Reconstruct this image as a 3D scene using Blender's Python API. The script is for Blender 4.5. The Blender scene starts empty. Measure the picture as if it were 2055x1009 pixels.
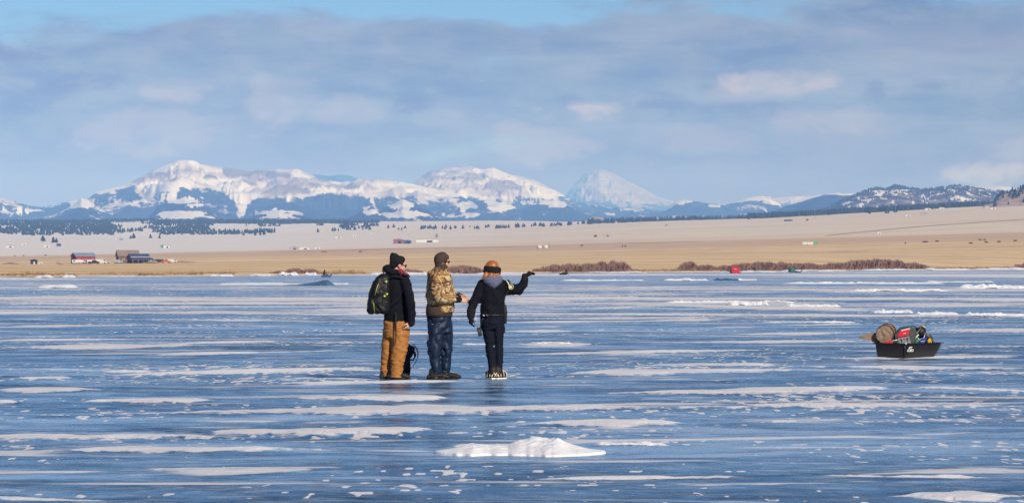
import bpy, math, random
import numpy as np
from mathutils import Vector, Matrix, Quaternion

S = bpy.context.scene
COL = S.collection
R = math.radians

# ------------------------------------------------------------------ camera
F, HZ, CX, CH = 8000.0, 532.0, 1027.5, 1.62        # focal (px of the photo), horizon row, centre column, eye height
cam_d = bpy.data.cameras.new("camera"); cam = bpy.data.objects.new("camera", cam_d); COL.objects.link(cam)
cam_d.sensor_width = 36.0; cam_d.lens = 36.0 * F / 2055.0
cam_d.clip_start = 0.5; cam_d.clip_end = 120000.0
cam.location = (0, 0, CH); cam.rotation_euler = (R(90) + math.atan((HZ - 504.5) / F), 0, 0)
S.camera = cam
S.cycles.use_denoising = True

# ------------------------------------------------------------------ light and exposure
SUN_EL, SUN_AZ = R(31), R(152)                      # azimuth measured clockwise from the view direction: behind, to the right
S.view_settings.view_transform = 'Standard'; S.view_settings.look = 'None'
S.view_settings.exposure = 0.0; S.view_settings.gamma = 1.0
sd = bpy.data.lights.new("sun", 'SUN'); sd.energy = 5.0; sd.angle = R(0.5); sd.color = (1.0, 0.93, 0.82)
sun = bpy.data.objects.new("sun", sd); COL.objects.link(sun)
sv = Vector((math.sin(SUN_AZ) * math.cos(SUN_EL), math.cos(SUN_AZ) * math.cos(SUN_EL), math.sin(SUN_EL)))
sun.rotation_euler = sv.to_track_quat('Z', 'Y').to_euler(); sun.location = (20, -30, 40)

# ------------------------------------------------------------------ node helpers
def nn(nt, typ, **kw):
    n = nt.nodes.new(typ)
    for k, v in kw.items():
        if k == 'ins':
            for a, b in v.items():
                if hasattr(b, 'links') or isinstance(b, bpy.types.NodeSocket): nt.links.new(b, n.inputs[a])
                else: n.inputs[a].default_value = b
        else: setattr(n, k, v)
    return n
def math_(nt, op, a, b=0.0, clamp=False):
    n = nt.nodes.new('ShaderNodeMath'); n.operation = op; n.use_clamp = clamp
    for i, v in enumerate((a, b)):
        if isinstance(v, bpy.types.NodeSocket): nt.links.new(v, n.inputs[i])
        else: n.inputs[i].default_value = v
    return n.outputs[0]
def mix(nt, f, a, b):
    n = nt.nodes.new('ShaderNodeMix'); n.data_type = 'RGBA'
    for i, v in ((0, f), (6, a), (7, b)):
        if isinstance(v, bpy.types.NodeSocket): nt.links.new(v, n.inputs[i])
        else: n.inputs[i].default_value = v if i == 0 else (*v[:3], 1)
    return n.outputs[2]
def maprange(nt, v, a, b, c=0.0, d=1.0, smooth=False):
    n = nt.nodes.new('ShaderNodeMapRange'); n.interpolation_type = 'SMOOTHSTEP' if smooth else 'LINEAR'
    nt.links.new(v, n.inputs[0])
    for i, x in enumerate((a, b, c, d)): n.inputs[i + 1].default_value = x
    return n.outputs[0]
def mapping(nt, vec, scale=(1, 1, 1), loc=(0, 0, 0), rot=(0, 0, 0)):
    n = nt.nodes.new('ShaderNodeMapping'); nt.links.new(vec, n.inputs[0])
    n.inputs[1].default_value = loc; n.inputs[2].default_value = rot; n.inputs[3].default_value = scale
    return n.outputs[0]
def noise(nt, vec, scale=5.0, detail=4.0, rough=0.5, dist=0.0):
    n = nt.nodes.new('ShaderNodeTexNoise'); nt.links.new(vec, n.inputs['Vector'])
    n.inputs['Scale'].default_value = scale; n.inputs['Detail'].default_value = detail
    n.inputs['Roughness'].default_value = rough; n.inputs['Distortion'].default_value = dist
    return n.outputs[0]
def attr(nt, name):
    n = nt.nodes.new('ShaderNodeAttribute'); n.attribute_name = name
    return n
def material(name):
    m = bpy.data.materials.new(name); m.use_nodes = True
    nt = m.node_tree; b = nt.nodes['Principled BSDF']
    return m, nt, b

# ------------------------------------------------------------------ world: physical sky with a cloud deck far off
W = bpy.data.worlds.new("World"); S.world = W; W.use_nodes = True
wt = W.node_tree; bg = wt.nodes['Background']
SKY = 0.085
sky = nn(wt, 'ShaderNodeTexSky', sky_type='NISHITA', sun_disc=False, sun_elevation=SUN_EL, sun_rotation=SUN_AZ, altitude=2700.0, air_density=1.0, dust_density=0.4, ozone_density=1.5)
tc = wt.nodes.new('ShaderNodeTexCoord'); sep = wt.nodes.new('ShaderNodeSeparateXYZ'); wt.links.new(tc.outputs['Generated'], sep.inputs[0])
def wpx(px, py): return ((px - CX) / F, (HZ - py) / F)
# angular coordinates (tangents) of the direction: az = x/y, el = z/y ; in units of 1000 px of the photo
az = math_(wt, 'MULTIPLY', math_(wt, 'DIVIDE', sep.outputs[0], math_(wt, 'MAXIMUM', sep.outputs[1], 0.05)), 8.0)
hyp = math_(wt, 'SQRT', math_(wt, 'ADD', math_(wt, 'MULTIPLY', sep.outputs[0], sep.outputs[0]), math_(wt, 'MULTIPLY', sep.outputs[1], sep.outputs[1])))
el = math_(wt, 'MULTIPLY', math_(wt, 'DIVIDE', sep.outputs[2], math_(wt, 'MAXIMUM', hyp, 0.02)), 8.0)
cv = nn(wt, 'ShaderNodeCombineXYZ', ins={0: az, 1: el, 2: 0.0}).outputs[0]
n_edge = noise(wt, mapping(wt, cv, (1.3, 5.0, 1), (3.1, 0.4, 0)), 1.8, 8, 0.62, 0.3)
n_soft = noise(wt, mapping(wt, cv, (1.0, 3.2, 1), (7.3, 2.0, 0)), 1.6, 5, 0.5, 0.3)
n_lump = noise(wt, mapping(wt, cv, (1.5, 3.0, 1), (1.7, 5.2, 0)), 5.5, 8, 0.62, 0.3)
n_fine = noise(wt, mapping(wt, cv, (1.0, 6.5, 1), (0.7, 3.3, 0)), 2.2, 8, 0.6, 0.4)
# veil: covers el 0..0.50 (rows 532..30), ragged top
top = math_(wt, 'ADD', el, math_(wt, 'MULTIPLY', math_(wt, 'SUBTRACT', n_edge, 0.5), 0.24))
top = math_(wt, 'ADD', top, math_(wt, 'MULTIPLY', az, -0.026))
veil = maprange(wt, top, 0.480, 0.528, 1.0, 0.0, True)
hole = maprange(wt, n_soft, 0.60, 0.74, 0.0, 0.7, True)
veil = math_(wt, 'MULTIPLY', veil, math_(wt, 'SUBTRACT', 1.0, hole))
skyc = nn(wt, 'ShaderNodeVectorMath', operation='MULTIPLY', ins={0: sky.outputs[0], 1: (0.42, 0.63, 1.0)}).outputs[0]
k = 1.0 / SKY
def C(r, g, b, s=k): return (r * s, g * s, b * s)
def lin(r, g, b): return tuple((c / 255 / 12.92) if c / 255 <= 0.04045 else ((c / 255 + 0.055) / 1.055) ** 2.4 for c in (r, g, b))
def gblob(px, py, wx, wy, amt, soft=1.0):
    cx_, cy_ = (px - CX) / 1000.0, (HZ - py) / 1000.0
    dx = math_(wt, 'DIVIDE', math_(wt, 'SUBTRACT', az, cx_), wx / 1000.0)
    dy = math_(wt, 'DIVIDE', math_(wt, 'SUBTRACT', el, cy_), wy / 1000.0)
    d2 = math_(wt, 'ADD', math_(wt, 'MULTIPLY', dx, dx), math_(wt, 'MULTIPLY', dy, dy))
    d2 = math_(wt, 'ADD', d2, math_(wt, 'MULTIPLY', math_(wt, 'SUBTRACT', n_lump, 0.5), 7.5))
    return math_(wt, 'MULTIPLY', maprange(wt, d2, -0.35, 1.35, 1.0, 0.0, True), amt)
cloud = mix(wt, maprange(wt, n_fine, 0.35, 0.65), C(*lin(103, 122, 160)), C(*lin(137, 153, 181)))
cloud = mix(wt, maprange(wt, n_lump, 0.42, 0.62, 0.0, 0.28, True), cloud, C(*lin(168, 172, 194)))
cloud = mix(wt, maprange(wt, noise(wt, mapping(wt, cv, (1.2, 4.0, 1), (9.7, 1.2, 0)), 3.4, 8, 0.62, 0.5), 0.5, 0.66, 0.0, 0.38, True), cloud, C(*lin(100, 112, 158)))
cloud = mix(wt, maprange(wt, el, 0.10, 0.34, 0.8, 0.0, True), cloud, C(*lin(118, 86, 142)))
lights = None
for b in [(360, 185, 90, 26, .55), (560, 200, 90, 45, .45), (330, 265, 190, 50, .40), (690, 220, 90, 30, .35), (910, 232, 45, 14, .5), (1090, 235, 32, 18, .8), (1190, 228, 70, 26, .85), (1230, 215, 40, 14, .5),
          (1060, 290, 120, 45, .45), (1560, 170, 140, 30, .8), (1480, 190, 90, 20, .4), (1620, 160, 80, 16, .5), (1660, 250, 160, 36, .45), (1900, 100, 260, 50, .2), (1990, 350, 110, 28, .8), (2030, 300, 60, 40, .4), (1400, 280, 140, 30, .3)]:
    g = gblob(*b); lights = g if lights is None else math_(wt, 'MAXIMUM', lights, g)
darks = None
for b in [(30, 110, 60, 22, .8), (160, 168, 100, 24, .75), (60, 205, 110, 30, .6), (820, 215, 55, 20, .7), (1145, 212, 34, 22, .8), (1320, 205, 65, 26, .9), (1500, 222, 90, 26, .75), (1420, 180, 60, 18, .5), (1770, 180, 50, 18, .6), (1870, 175, 40, 8, .5), (760, 270, 200, 26, .4), (2030, 170, 25, 12, .6), (1330, 310, 200, 25, .35)]:
    g = gblob(*b); darks = g if darks is None else math_(wt, 'MAXIMUM', darks, g)
cloud = mix(wt, math_(wt, 'MULTIPLY', darks, 0.85), cloud, C(*lin(98, 100, 150)))
cloud = mix(wt, lights, cloud, C(*lin(192, 184, 198)))
col = mix(wt, veil, skyc, cloud)
wt.links.new(col, bg.inputs[0]); bg.inputs[1].default_value = SKY

# ------------------------------------------------------------------ numpy noise
def _h(ix, iy, iz, seed):
    n = (ix.astype(np.int64) * 374761393 + iy.astype(np.int64) * 668265263 + iz.astype(np.int64) * 2147483647 % 1013904223 + seed * 974634777) & 0xFFFFFFFF
    n = ((n ^ (n >> 13)) * 1274126177) & 0xFFFFFFFF
    n = ((n ^ (n >> 16)) * 2246822519) & 0xFFFFFFFF
    return ((n ^ (n >> 15)) & 0xFFFF) / 65535.0
def vn2(x, y, seed=0):
    ix, iy = np.floor(x), np.floor(y); fx, fy = x - ix, y - iy
    fx = fx * fx * fx * (fx * (fx * 6 - 15) + 10); fy = fy * fy * fy * (fy * (fy * 6 - 15) + 10); z = np.zeros_like(ix)
    a, b, c, d = _h(ix, iy, z, seed), _h(ix + 1, iy, z, seed), _h(ix, iy + 1, z, seed), _h(ix + 1, iy + 1, z, seed)
    return (a * (1 - fx) + b * fx) * (1 - fy) + (c * (1 - fx) + d * fx) * fy
def fbm(x, y, seed=0, o=4, g=0.5):
    s = 0; a = 1; t = 0
    for i in range(o):
        c, n = math.cos(i * 1.1), math.sin(i * 1.1)
        s = s + a * vn2((x * c - y * n) * 2 ** i + 17.3 * i, (x * n + y * c) * 2 ** i - 9.1 * i, seed + i * 7); t += a; a *= g
    return s / t
def fbm_ns(x, y, seed=0, o=4, g=0.5):       # no rotation between octaves: keeps a stretched grain
    s = 0; a = 1; t = 0
    for i in range(o):
        s = s + a * vn2(x * 2 ** i + 17.3 * i, y * 2 ** i - 9.1 * i, seed + i * 7); t += a; a *= g
    return s / t
def ridged(x, y, seed=0, o=4, g=0.5):
    s = 0; a = 1; t = 0
    for i in range(o):
        s = s + a * (1 - np.abs(2 * vn2(x * 2 ** i + 5.2 * i, y * 2 ** i + 3.7 * i, seed + i * 11) - 1)); t += a; a *= g
    return s / t
def vn3(x, y, z, seed=0):
    ix, iy, iz = np.floor(x), np.floor(y), np.floor(z); fx, fy, fz = x - ix, y - iy, z - iz
    fx, fy, fz = (f * f * (3 - 2 * f) for f in (fx, fy, fz)); r = 0
    for dx in (0, 1):
        for dy in (0, 1):
            for dz in (0, 1):
                r = r + _h(ix + dx, iy + dy, iz + dz, seed) * (fx if dx else 1 - fx) * (fy if dy else 1 - fy) * (fz if dz else 1 - fz)
    return r
def sst(v, a, b):
    t = np.clip((v - a) / (b - a), 0, 1); return t * t * (3 - 2 * t)

# ------------------------------------------------------------------ scene tree helpers
def tag(o, label=None, cat=None, group=None, kind=None):
    if label: o['label'] = label
    if cat: o['category'] = cat
    if group: o['group'] = group
    if kind: o['kind'] = kind
    return o
def empty(name, loc, label, cat, group=None, rz=0.0):
    o = bpy.data.objects.new(name, None); COL.objects.link(o); o.location = loc; o.rotation_euler = (0, 0, rz)
    o.empty_display_size = 0.2
    return tag(o, label, cat, group)
def mesh_obj(name, me, mat=None, parent=None, smooth=True):
    if mat: me.materials.append(mat)
    if smooth: me.polygons.foreach_set('use_smooth', np.ones(len(me.polygons), dtype=bool))
    o = bpy.data.objects.new(name, me); COL.objects.link(o)
    if parent: o.parent = parent
    return o
def grid_mesh(name, P, attrs=None, mat=None, smooth=True):
    nr, nc = P.shape[:2]
    idx = np.arange(nr * nc).reshape(nr, nc)
    f = np.stack([idx[:-1, :-1], idx[:-1, 1:], idx[1:, 1:], idx[1:, :-1]], -1).reshape(-1, 4)
    me = bpy.data.meshes.new(name)
    me.vertices.add(nr * nc); me.vertices.foreach_set('co', P.reshape(-1).astype(np.float32))
    n = len(f); me.loops.add(n * 4); me.loops.foreach_set('vertex_index', f.reshape(-1).astype(np.int32))
    me.polygons.add(n); me.polygons.foreach_set('loop_start', (np.arange(n) * 4).astype(np.int32))
    me.update(calc_edges=True)
    for k_, v in (attrs or {}).items():
        a = me.attributes.new(k_, 'FLOAT', 'POINT'); a.data.foreach_set('value', v.reshape(-1).astype(np.float32))
    return mesh_obj(name, me, mat, None, smooth)

class MB:
    def __init__(s): s.v = []; s.f = []
    def add(s, vs, fs):
        o = len(s.v); s.v += [tuple(v) for v in vs]; s.f += [tuple(i + o for i in f) for f in fs]; return s
    def rings(s, rs, cap=True):          # list of closed rings with equal counts
        n = len(rs[0]); vs = [p for r in rs for p in r]; fs = []
        for i in range(len(rs) - 1):
            for j in range(n):
                k2 = (j + 1) % n; fs.append((i * n + j, i * n + k2, (i + 1) * n + k2, (i + 1) * n + j))
        if cap:
            fs.append(tuple(range(n - 1, -1, -1))); fs.append(tuple((len(rs) - 1) * n + j for j in range(n)))
        return s.add(vs, fs)
    def stack(s, L, n=20, rot=0.0, pw=2.0):   # L: (x, y, z, rx, ry) horizontal elliptical rings
        rs = []
        for (x, y, z, rx, ry) in L:
            r = []
            for j in range(n):
                a = 2 * math.pi * j / n; c, q = math.cos(a), math.sin(a)
                ex = rx * math.copysign(abs(c) ** (2 / pw), c); ey = ry * math.copysign(abs(q) ** (2 / pw), q)
                r.append((x + ex * math.cos(rot) - ey * math.sin(rot), y + ex * math.sin(rot) + ey * math.cos(rot), z))
            rs.append(r)
        return s.rings(rs)
    def tube(s, pts, rad, n=12, flat=1.0, up=None, cap=True):
        pts = [Vector(p) for p in pts]; rs = []; m = len(pts)
        if not hasattr(rad, '__len__'): rad = [rad] * m
        t0 = (pts[1] - pts[0]).normalized(); u = Vector(up) if up else (Vector((0, 0, 1)) if abs(t0.z) < 0.9 else Vector((0, 1, 0)))
        for i in range(m):
            t = (pts[min(i + 1, m - 1)] - pts[max(i - 1, 0)]).normalized()
            u = (u - t * u.dot(t)).normalized(); w = t.cross(u)
            rs.append([pts[i] + (w * math.cos(2 * math.pi * j / n) + u * (flat * math.sin(2 * math.pi * j / n))) * rad[i] for j in range(n)])
        if cap == 'round':
            a, b = pts[0], pts[-1]; ta = (pts[0] - pts[1]).normalized(); tb = (pts[-1] - pts[-2]).normalized()
            A = []; B = []
            for q in (0.95, 0.75, 0.4):
                h = math.sqrt(1 - q * q)
                A.append([a + (p - a) * q + ta * h * rad[0] * min(flat, 1) for p in rs[0]]); B.append([b + (p - b) * q + tb * h * rad[-1] * min(flat, 1) for p in rs[-1]])
            rs = A[::-1] + rs + B
        return s.rings(rs, bool(cap))
    def ell(s, c, r, n=16, m=10, rot=None):
        c = Vector(c); M = rot if rot else Matrix.Identity(3); rs = []
        for i in range(1, m):
            th = math.pi * i / m
            rs.append([c + M @ Vector((r[0] * math.sin(th) * math.cos(2 * math.pi * j / n), r[1] * math.sin(th) * math.sin(2 * math.pi * j / n), -r[2] * math.cos(th))) for j in range(n)])
        nv = len(s.v); s.rings(rs, False)
        k0 = len(s.v); s.v.append(tuple(c + M @ Vector((0, 0, -r[2])))); s.v.append(tuple(c + M @ Vector((0, 0, r[2]))))
        for j in range(n):
            s.f.append((nv + (j + 1) % n, nv + j, k0)); s.f.append((nv + (m - 2) * n + j, nv + (m - 2) * n + (j + 1) % n, k0 + 1))
        return s
    def box(s, c, d, M=None, taper=1.0):
        c = Vector(c); vs = []
        for z in (-1, 1):
            for x, y in ((-1, -1), (1, -1), (1, 1), (-1, 1)):
                t = taper if z > 0 else 1.0
                p = Vector((x * d[0] / 2 * t, y * d[1] / 2 * t, z * d[2] / 2)); vs.append(c + (M @ p if M else p))
        return s.add(vs, [(3, 2, 1, 0), (4, 5, 6, 7), (0, 1, 5, 4), (1, 2, 6, 5), (2, 3, 7, 6), (3, 0, 4, 7)])
    def prism(s, poly, y0, y1, axis='y'):   # poly of (a,b): extruded along an axis
        n = len(poly)
        def P(a, b, t): return (a, t, b) if axis == 'y' else ((t, a, b) if axis == 'x' else (a, b, t))
        vs = [P(a, b, y0) for a, b in poly] + [P(a, b, y1) for a, b in poly]
        fs = [tuple(range(n)), tuple(range(2 * n - 1, n - 1, -1))] + [(i, i + n, (i + 1) % n + n, (i + 1) % n) for i in range(n)]
        return s.add(vs, fs)
    def build(s, name, mat, parent=None, smooth=True, bevel=0.0):
        me = bpy.data.meshes.new(name); me.from_pydata(s.v, [], s.f); me.update()
        import bmesh
        b = bmesh.new(); b.from_mesh(me); bmesh.ops.recalc_face_normals(b, faces=b.faces); b.to_mesh(me); b.free()
        o = mesh_obj(name, me, mat, parent, smooth)
        if bevel:
            md = o.modifiers.new('bevel', 'BEVEL'); md.width = bevel; md.segments = 2; md.limit_method = 'ANGLE'
        if smooth and bevel:
            pass
        return o

def soft(name, mb, mat, parent, voxel=0.012, smooth=3, wr=(), seed=1):
    """union of the shapes as one smooth skin, then cloth folds pushed into it: wr = [(amp, sx, sy, sz), ...]"""
    me = bpy.data.meshes.new(name + '_src'); me.from_pydata(mb.v, [], mb.f); me.update()
    import bmesh
    b = bmesh.new(); b.from_mesh(me); bmesh.ops.recalc_face_normals(b, faces=b.faces); b.to_mesh(me); b.free()
    o = bpy.data.objects.new(name, me); COL.objects.link(o)
    md = o.modifiers.new('r', 'REMESH'); md.mode = 'VOXEL'; md.voxel_size = voxel; md.use_smooth_shade = True
    if smooth:
        ms = o.modifiers.new('s', 'SMOOTH'); ms.iterations = smooth; ms.factor = 0.6
    dg = bpy.context.evaluated_depsgraph_get(); ev = o.evaluated_get(dg)
    m2 = bpy.data.meshes.new_from_object(ev); bpy.data.objects.remove(o); bpy.data.meshes.remove(me)
    m2.name = name; n = len(m2.vertices)
    co = np.empty(n * 3, np.float32); m2.vertices.foreach_get('co', co); co = co.reshape(-1, 3).astype(float)
    if wr:
        no = np.empty(n * 3, np.float32); m2.vertex_normals.foreach_get('vector', no); no = no.reshape(-1, 3)
        d = 0
        for i, (amp, sx, sy, sz) in enumerate(wr):
            x, y, z = co[:, 0] * sx, co[:, 1] * sy, co[:, 2] * sz
            w = vn3(x * .6 + 9, y * .6, z * .6, seed + 31 * i) * 2.0
            q = vn3(x + w, y + w * .7, z - w, seed + 5 * i + 1)
            d = d + amp * (np.abs(2 * q - 1) * 2 - 0.9 if i % 2 == 0 else 2 * q - 1)
        co = co + no * d[:, None]
        m2.vertices.foreach_set('co', co.reshape(-1).astype(np.float32)); m2.update()
    o = mesh_obj(name, m2, None, parent, True); o.data.materials.clear(); o.data.materials.append(mat)
    return o

def simple_mat(name, c, rough=0.8, metal=0.0, var=0.25, scale=20.0, bump=0.0, spec=0.5, sheen=0.0):
    m, nt, b = material(name)
    t = nn(nt, 'ShaderNodeTexCoord').outputs['Object']
    n = noise(nt, t, scale, 5, 0.6)
    lo = tuple(x * (1 - var) for x in c); hi = tuple(min(1, x * (1 + var)) for x in c)
    nt.links.new(mix(nt, maprange(nt, n, 0.3, 0.7), lo, hi), b.inputs['Base Color'])
    b.inputs['Roughness'].default_value = rough; b.inputs['Metallic'].default_value = metal
    b.inputs['Specular IOR Level'].default_value = spec
    if sheen: b.inputs['Sheen Weight'].default_value = sheen
    if bump:
        bn = nn(nt, 'ShaderNodeBump', ins={'Strength': bump, 'Distance': 0.01, 'Height': n}); nt.links.new(bn.outputs[0], b.inputs['Normal'])
    return m
def W3(px, py, Y): return ((px - CX) * Y / F, Y, CH + (HZ - py) * Y / F)
def gy(py): return CH * F / (py - HZ)
# ================================================================== SETTING
# ---- lake ice with wind-blown snow streaks
cols = np.concatenate([np.arange(-7000, -150, 120.0), np.arange(-150, 2206, 1.9), np.arange(2260, 9100, 120.0)])
rows = np.concatenate([np.arange(5200, 1400, -160.0), np.arange(1400, 1030, -6.0), np.arange(1030, 640, -0.75), np.arange(640, 560, -0.5), np.arange(560, 537.4, -0.25)])
PX, PY = np.meshgrid(cols, rows)
Yg = gy(PY); Xg = (PX - CX) * Yg / F
#  (x0, x1, y at x0, y at x1, full thickness in rows)
streaks = [(-30, 197, 781, 781, 12), (-20, 55, 805, 806, 4), (172, 432, 803, 800, 9), (225, 775, 752, 737, 10), (518, 925, 766, 764, 11), (590, 900, 797, 797, 11),
 (215, 1500, 825, 813, 17), (-40, 440, 871, 868, 21), (380, 865, 862, 858, 17), (-40, 625, 903, 897, 15), (-60, 205, 998, 1008, 17), (-40, 430, 698, 693, 12), (330, 620, 690, 684, 7),
 (250, 760, 714, 702, 7), (-40, 280, 683, 681, 4), (1010, 1435, 847, 843, 13), (1485, 2100, 810, 812, 12), (1225, 1810, 788, 776, 12), (1730, 2100, 771, 786, 6), (1135, 1665, 746, 740, 11),
 (1265, 1600, 732, 730, 7), (1595, 2100, 732, 739, 9), (1010, 1570, 711, 702, 8), (1010, 1185, 693, 692, 7), (1290, 1770, 688, 684, 6), (1660, 2090, 719, 714, 6), (1850, 2090, 660, 660, 12),
 (1010, 1180, 665, 664, 6), (1060, 1700, 963, 957, 5), (1600, 2000, 955, 962, 9), (1780, 2110, 998, 995, 20), (860, 1225, 905, 905, 16), (600, 1000, 672, 668, 5), (-20, 300, 655, 652, 5),
 (350, 730, 641, 645, 4), (900, 1500, 650, 640, 5), (1500, 1760, 655, 650, 6), (1040, 1400, 622, 612, 7), (1300, 1760, 612, 620, 16), (1400, 2080, 634, 630, 8), (1700, 2090, 583, 580, 6), (120, 420, 618, 616, 4),
 (440, 740, 600, 604, 3), (690, 850, 628, 626, 4), (1560, 1900, 600, 598, 4), (0, 260, 596, 594, 3), (200, 330, 745, 745, 3), (30, 150, 759, 757, 4), (1430, 1760, 672, 668, 5)]
wx = fbm(Xg * 0.35, Yg * 0.22, 3, 4) - 0.5
mask = np.full(PX.shape, -1.0)
for i, (x0, x1, y0, y1, th) in enumerate(streaks):
    ym = (y0 + y1) / 2; Ym = gy(ym)
    X0, X1 = (x0 - CX) * Ym / F, (x1 - CX) * Ym / F
    u = (Xg - (X0 + X1) / 2) / ((X1 - X0) / 2)
    tt = np.clip((u + 1) / 2, 0, 1)
    Yc = gy(y0) * (1 - tt) + gy(y1) * tt
    hw = th * Ym * Ym / (CH * F) / 2
    near = np.abs(u) < 1.25
    wob = np.zeros_like(u)
    sx = Xg[near] * 8.0 / Ym ** .75
    wob[near] = fbm(sx, np.full(near.sum(), i * 3.7), 11, 5, .6) - 0.5
    w2 = np.zeros_like(u); w2[near] = fbm(sx * 1.7, Yg[near] / hw * .35 + i, 12, 5, .65) - 0.5
    sk = u + (0.35 * math.sin(i * 2.1)) * (1 - u * u)
    dy = Yg - Yc - wob * hw * 1.0
    q = np.abs(dy) / hw * np.where(dy > 0, 1.25 + 1.2 * w2, 0.8)
    prof = np.clip(1 - np.abs(sk) ** (1.2 + (i % 3) * .7), -1, 1) * (0.8 + 1.6 * wob) + 0.9 * w2
    m = np.where(near, (prof - q), -1.0)
    mask = np.maximum(mask, np.clip(m * 1.1, -1, 0.8))
dens = sst(Yg, 60, 380)
n1 = fbm_ns(Xg * 0.055, Yg * 0.16, 21, 5, 0.55)
n2 = fbm_ns(Xg * 0.22 + wx, Yg * 0.42, 22, 4, 0.55)
n3 = fbm(Xg * 0.012 + Yg * .003, Yg * 0.022, 23, 6, 0.62)
far = (0.30 * n1 + 0.25 * n2 + 0.45 * n3) - (0.572 - 0.165 * dens)
far = far * 5 + (-0.35) * (1 - sst(Yg, 40, 62))
mask = np.maximum(mask, np.clip(far, -1, 0.8))
# small crumbs and bubbles of snow in drifting bands
band = fbm_ns(Xg * 0.25, Yg * 0.30, 41, 3)
cr = fbm_ns(Xg * 10.0, Yg * 2.6, 42, 2, .5)
crumbs = (cr - 0.835 + 0.85 * (band - 0.5)) * 5
mask0 = mask; mask = np.maximum(mask, np.clip(crumbs, -1, 0.4))
near_shore = sst(PY, 590, 556)
far_n = (fbm(Xg * .010 + Yg * .002, Yg * .0075, 61, 5, .6) - .56) * 3.4
mask = np.where(near_shore > 0, mask * (1 - near_shore) + near_shore * np.clip(far_n, -.6, .6), mask)
snow = mask + 0.30 * (fbm(Xg * 2.3, Yg * 1.3, 51, 4) - 0.5)
rel = sum(0.055 * .52 ** i * (vn2(Xg * .07 * 2 ** i + 3 * i, Yg * .10 * 2 ** i + 7 * i, 300 + i) - .5) for i in range(6))
hgt = rel * (1 - .6 * sst(mask0, -.1, .3)) + 0.026 * sst(snow, -0.02, 0.75) * np.where(mask > mask0 + .01, .22, 1.0) * (0.7 + 0.6 * fbm(Xg * .8, Yg * .8, 71, 3))
Z = hgt
icem, nt, b = material("lake_ice")
geo = nn(nt, 'ShaderNodeNewGeometry').outputs['Position']
a = attr(nt, 'snow').outputs['Fac']
gs = noise(nt, mapping(nt, geo, (1, .55, 1)), 5.0, 6, 0.65)
sm = maprange(nt, math_(nt, 'ADD', a, math_(nt, 'MULTIPLY', math_(nt, 'SUBTRACT', gs, 0.5), 1.1)), -0.03, 0.22, 0.0, 1.0, True)
i1 = noise(nt, mapping(nt, geo, (0.14, 0.22, 1)), 1.0, 9, 0.80, 0.3)
i2 = noise(nt, mapping(nt, geo, (0.02, 0.045, 1), (5, 8, 0)), 1.0, 9, 0.75)
i3 = noise(nt, mapping(nt, geo, (2.6, 2.2, 1), (1, 2, 3)), 1.0, 5, 0.7, 0.4)
i5 = noise(nt, mapping(nt, geo, (1.0, 1.0, 1), (4, 9, 2)), 1.0, 6, 0.72, 0.5)
depth = math_(nt, 'ADD', math_(nt, 'ADD', math_(nt, 'MULTIPLY', i1, 0.34), math_(nt, 'MULTIPLY', i2, 0.22)), math_(nt, 'ADD', math_(nt, 'MULTIPLY', i3, 0.22), math_(nt, 'MULTIPLY', i5, 0.22)))
dd = maprange(nt, depth, 0.452, 0.552, 0, 1)
icec = mix(nt, maprange(nt, dd, 0, .5), (0.006, 0.018, 0.044), (0.055, 0.142, 0.265))
icec = mix(nt, maprange(nt, dd, .5, 1), icec, (0.29, 0.43, 0.58))
i4 = noise(nt, mapping(nt, geo, (0.30, 0.62, 1), (11, 3, 0)), 1.0, 9, 0.78, 0.6)
i7 = noise(nt, mapping(nt, geo, (0.24, 0.60, 1), (3, 13, 0)), 1.0, 7, 0.62, 0.5)
sepy = nn(nt, 'ShaderNodeSeparateXYZ', ins={0: geo}).outputs[1]
fd = maprange(nt, sepy, 40, 420, -0.006, 0.055)
frost_ = maprange(nt, math_(nt, 'ADD', i4, fd), 0.52, 0.60, 0.0, 0.7, True)
icec = mix(nt, frost_, icec, (0.46, 0.56, 0.70))
thin = maprange(nt, math_(nt, 'ADD', i7, math_(nt, 'MULTIPLY', fd, .8)), 0.555, 0.63, 0.0, 0.9, True)
sm = math_(nt, 'MAXIMUM', sm, thin)
snc = mix(nt, maprange(nt, i1, 0.42, 0.58), (0.62, 0.61, 0.64), (0.78, 0.76, 0.77))
snc = mix(nt, sm, (0.50, 0.58, 0.70), snc)
nt.links.new(mix(nt, sm, icec, snc), b.inputs['Base Color'])
nt.links.new(math_(nt, 'ADD', math_(nt, 'MULTIPLY', sm, .5), maprange(nt, i3, .4, .6, .12, .34)), b.inputs['Roughness'])
nt.links.new(math_(nt, 'MULTIPLY', maprange(nt, dd, 0, 1, .12, .95), maprange(nt, sm, 0, 1, 1.0, 0.15)), b.inputs['Specular IOR Level']); b.inputs['IOR'].default_value = 1.31
hN = math_(nt, 'ADD', math_(nt, 'MULTIPLY', i1, 0.7), math_(nt, 'MULTIPLY', i3, 0.3))
bn = nn(nt, 'ShaderNodeBump', ins={'Strength': 0.9, 'Distance': 0.09, 'Height': hN}); nt.links.new(bn.outputs[0], b.inputs['Normal'])
def ice_z(px, py):
    return float(Z[int(np.argmin(np.abs(rows - py))), int(np.argmin(np.abs(cols - px)))])
ice = grid_mesh("ice", np.stack([Xg, Yg, Z], -1), {'snow': snow}, icem); tag(ice, kind='structure')

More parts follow.
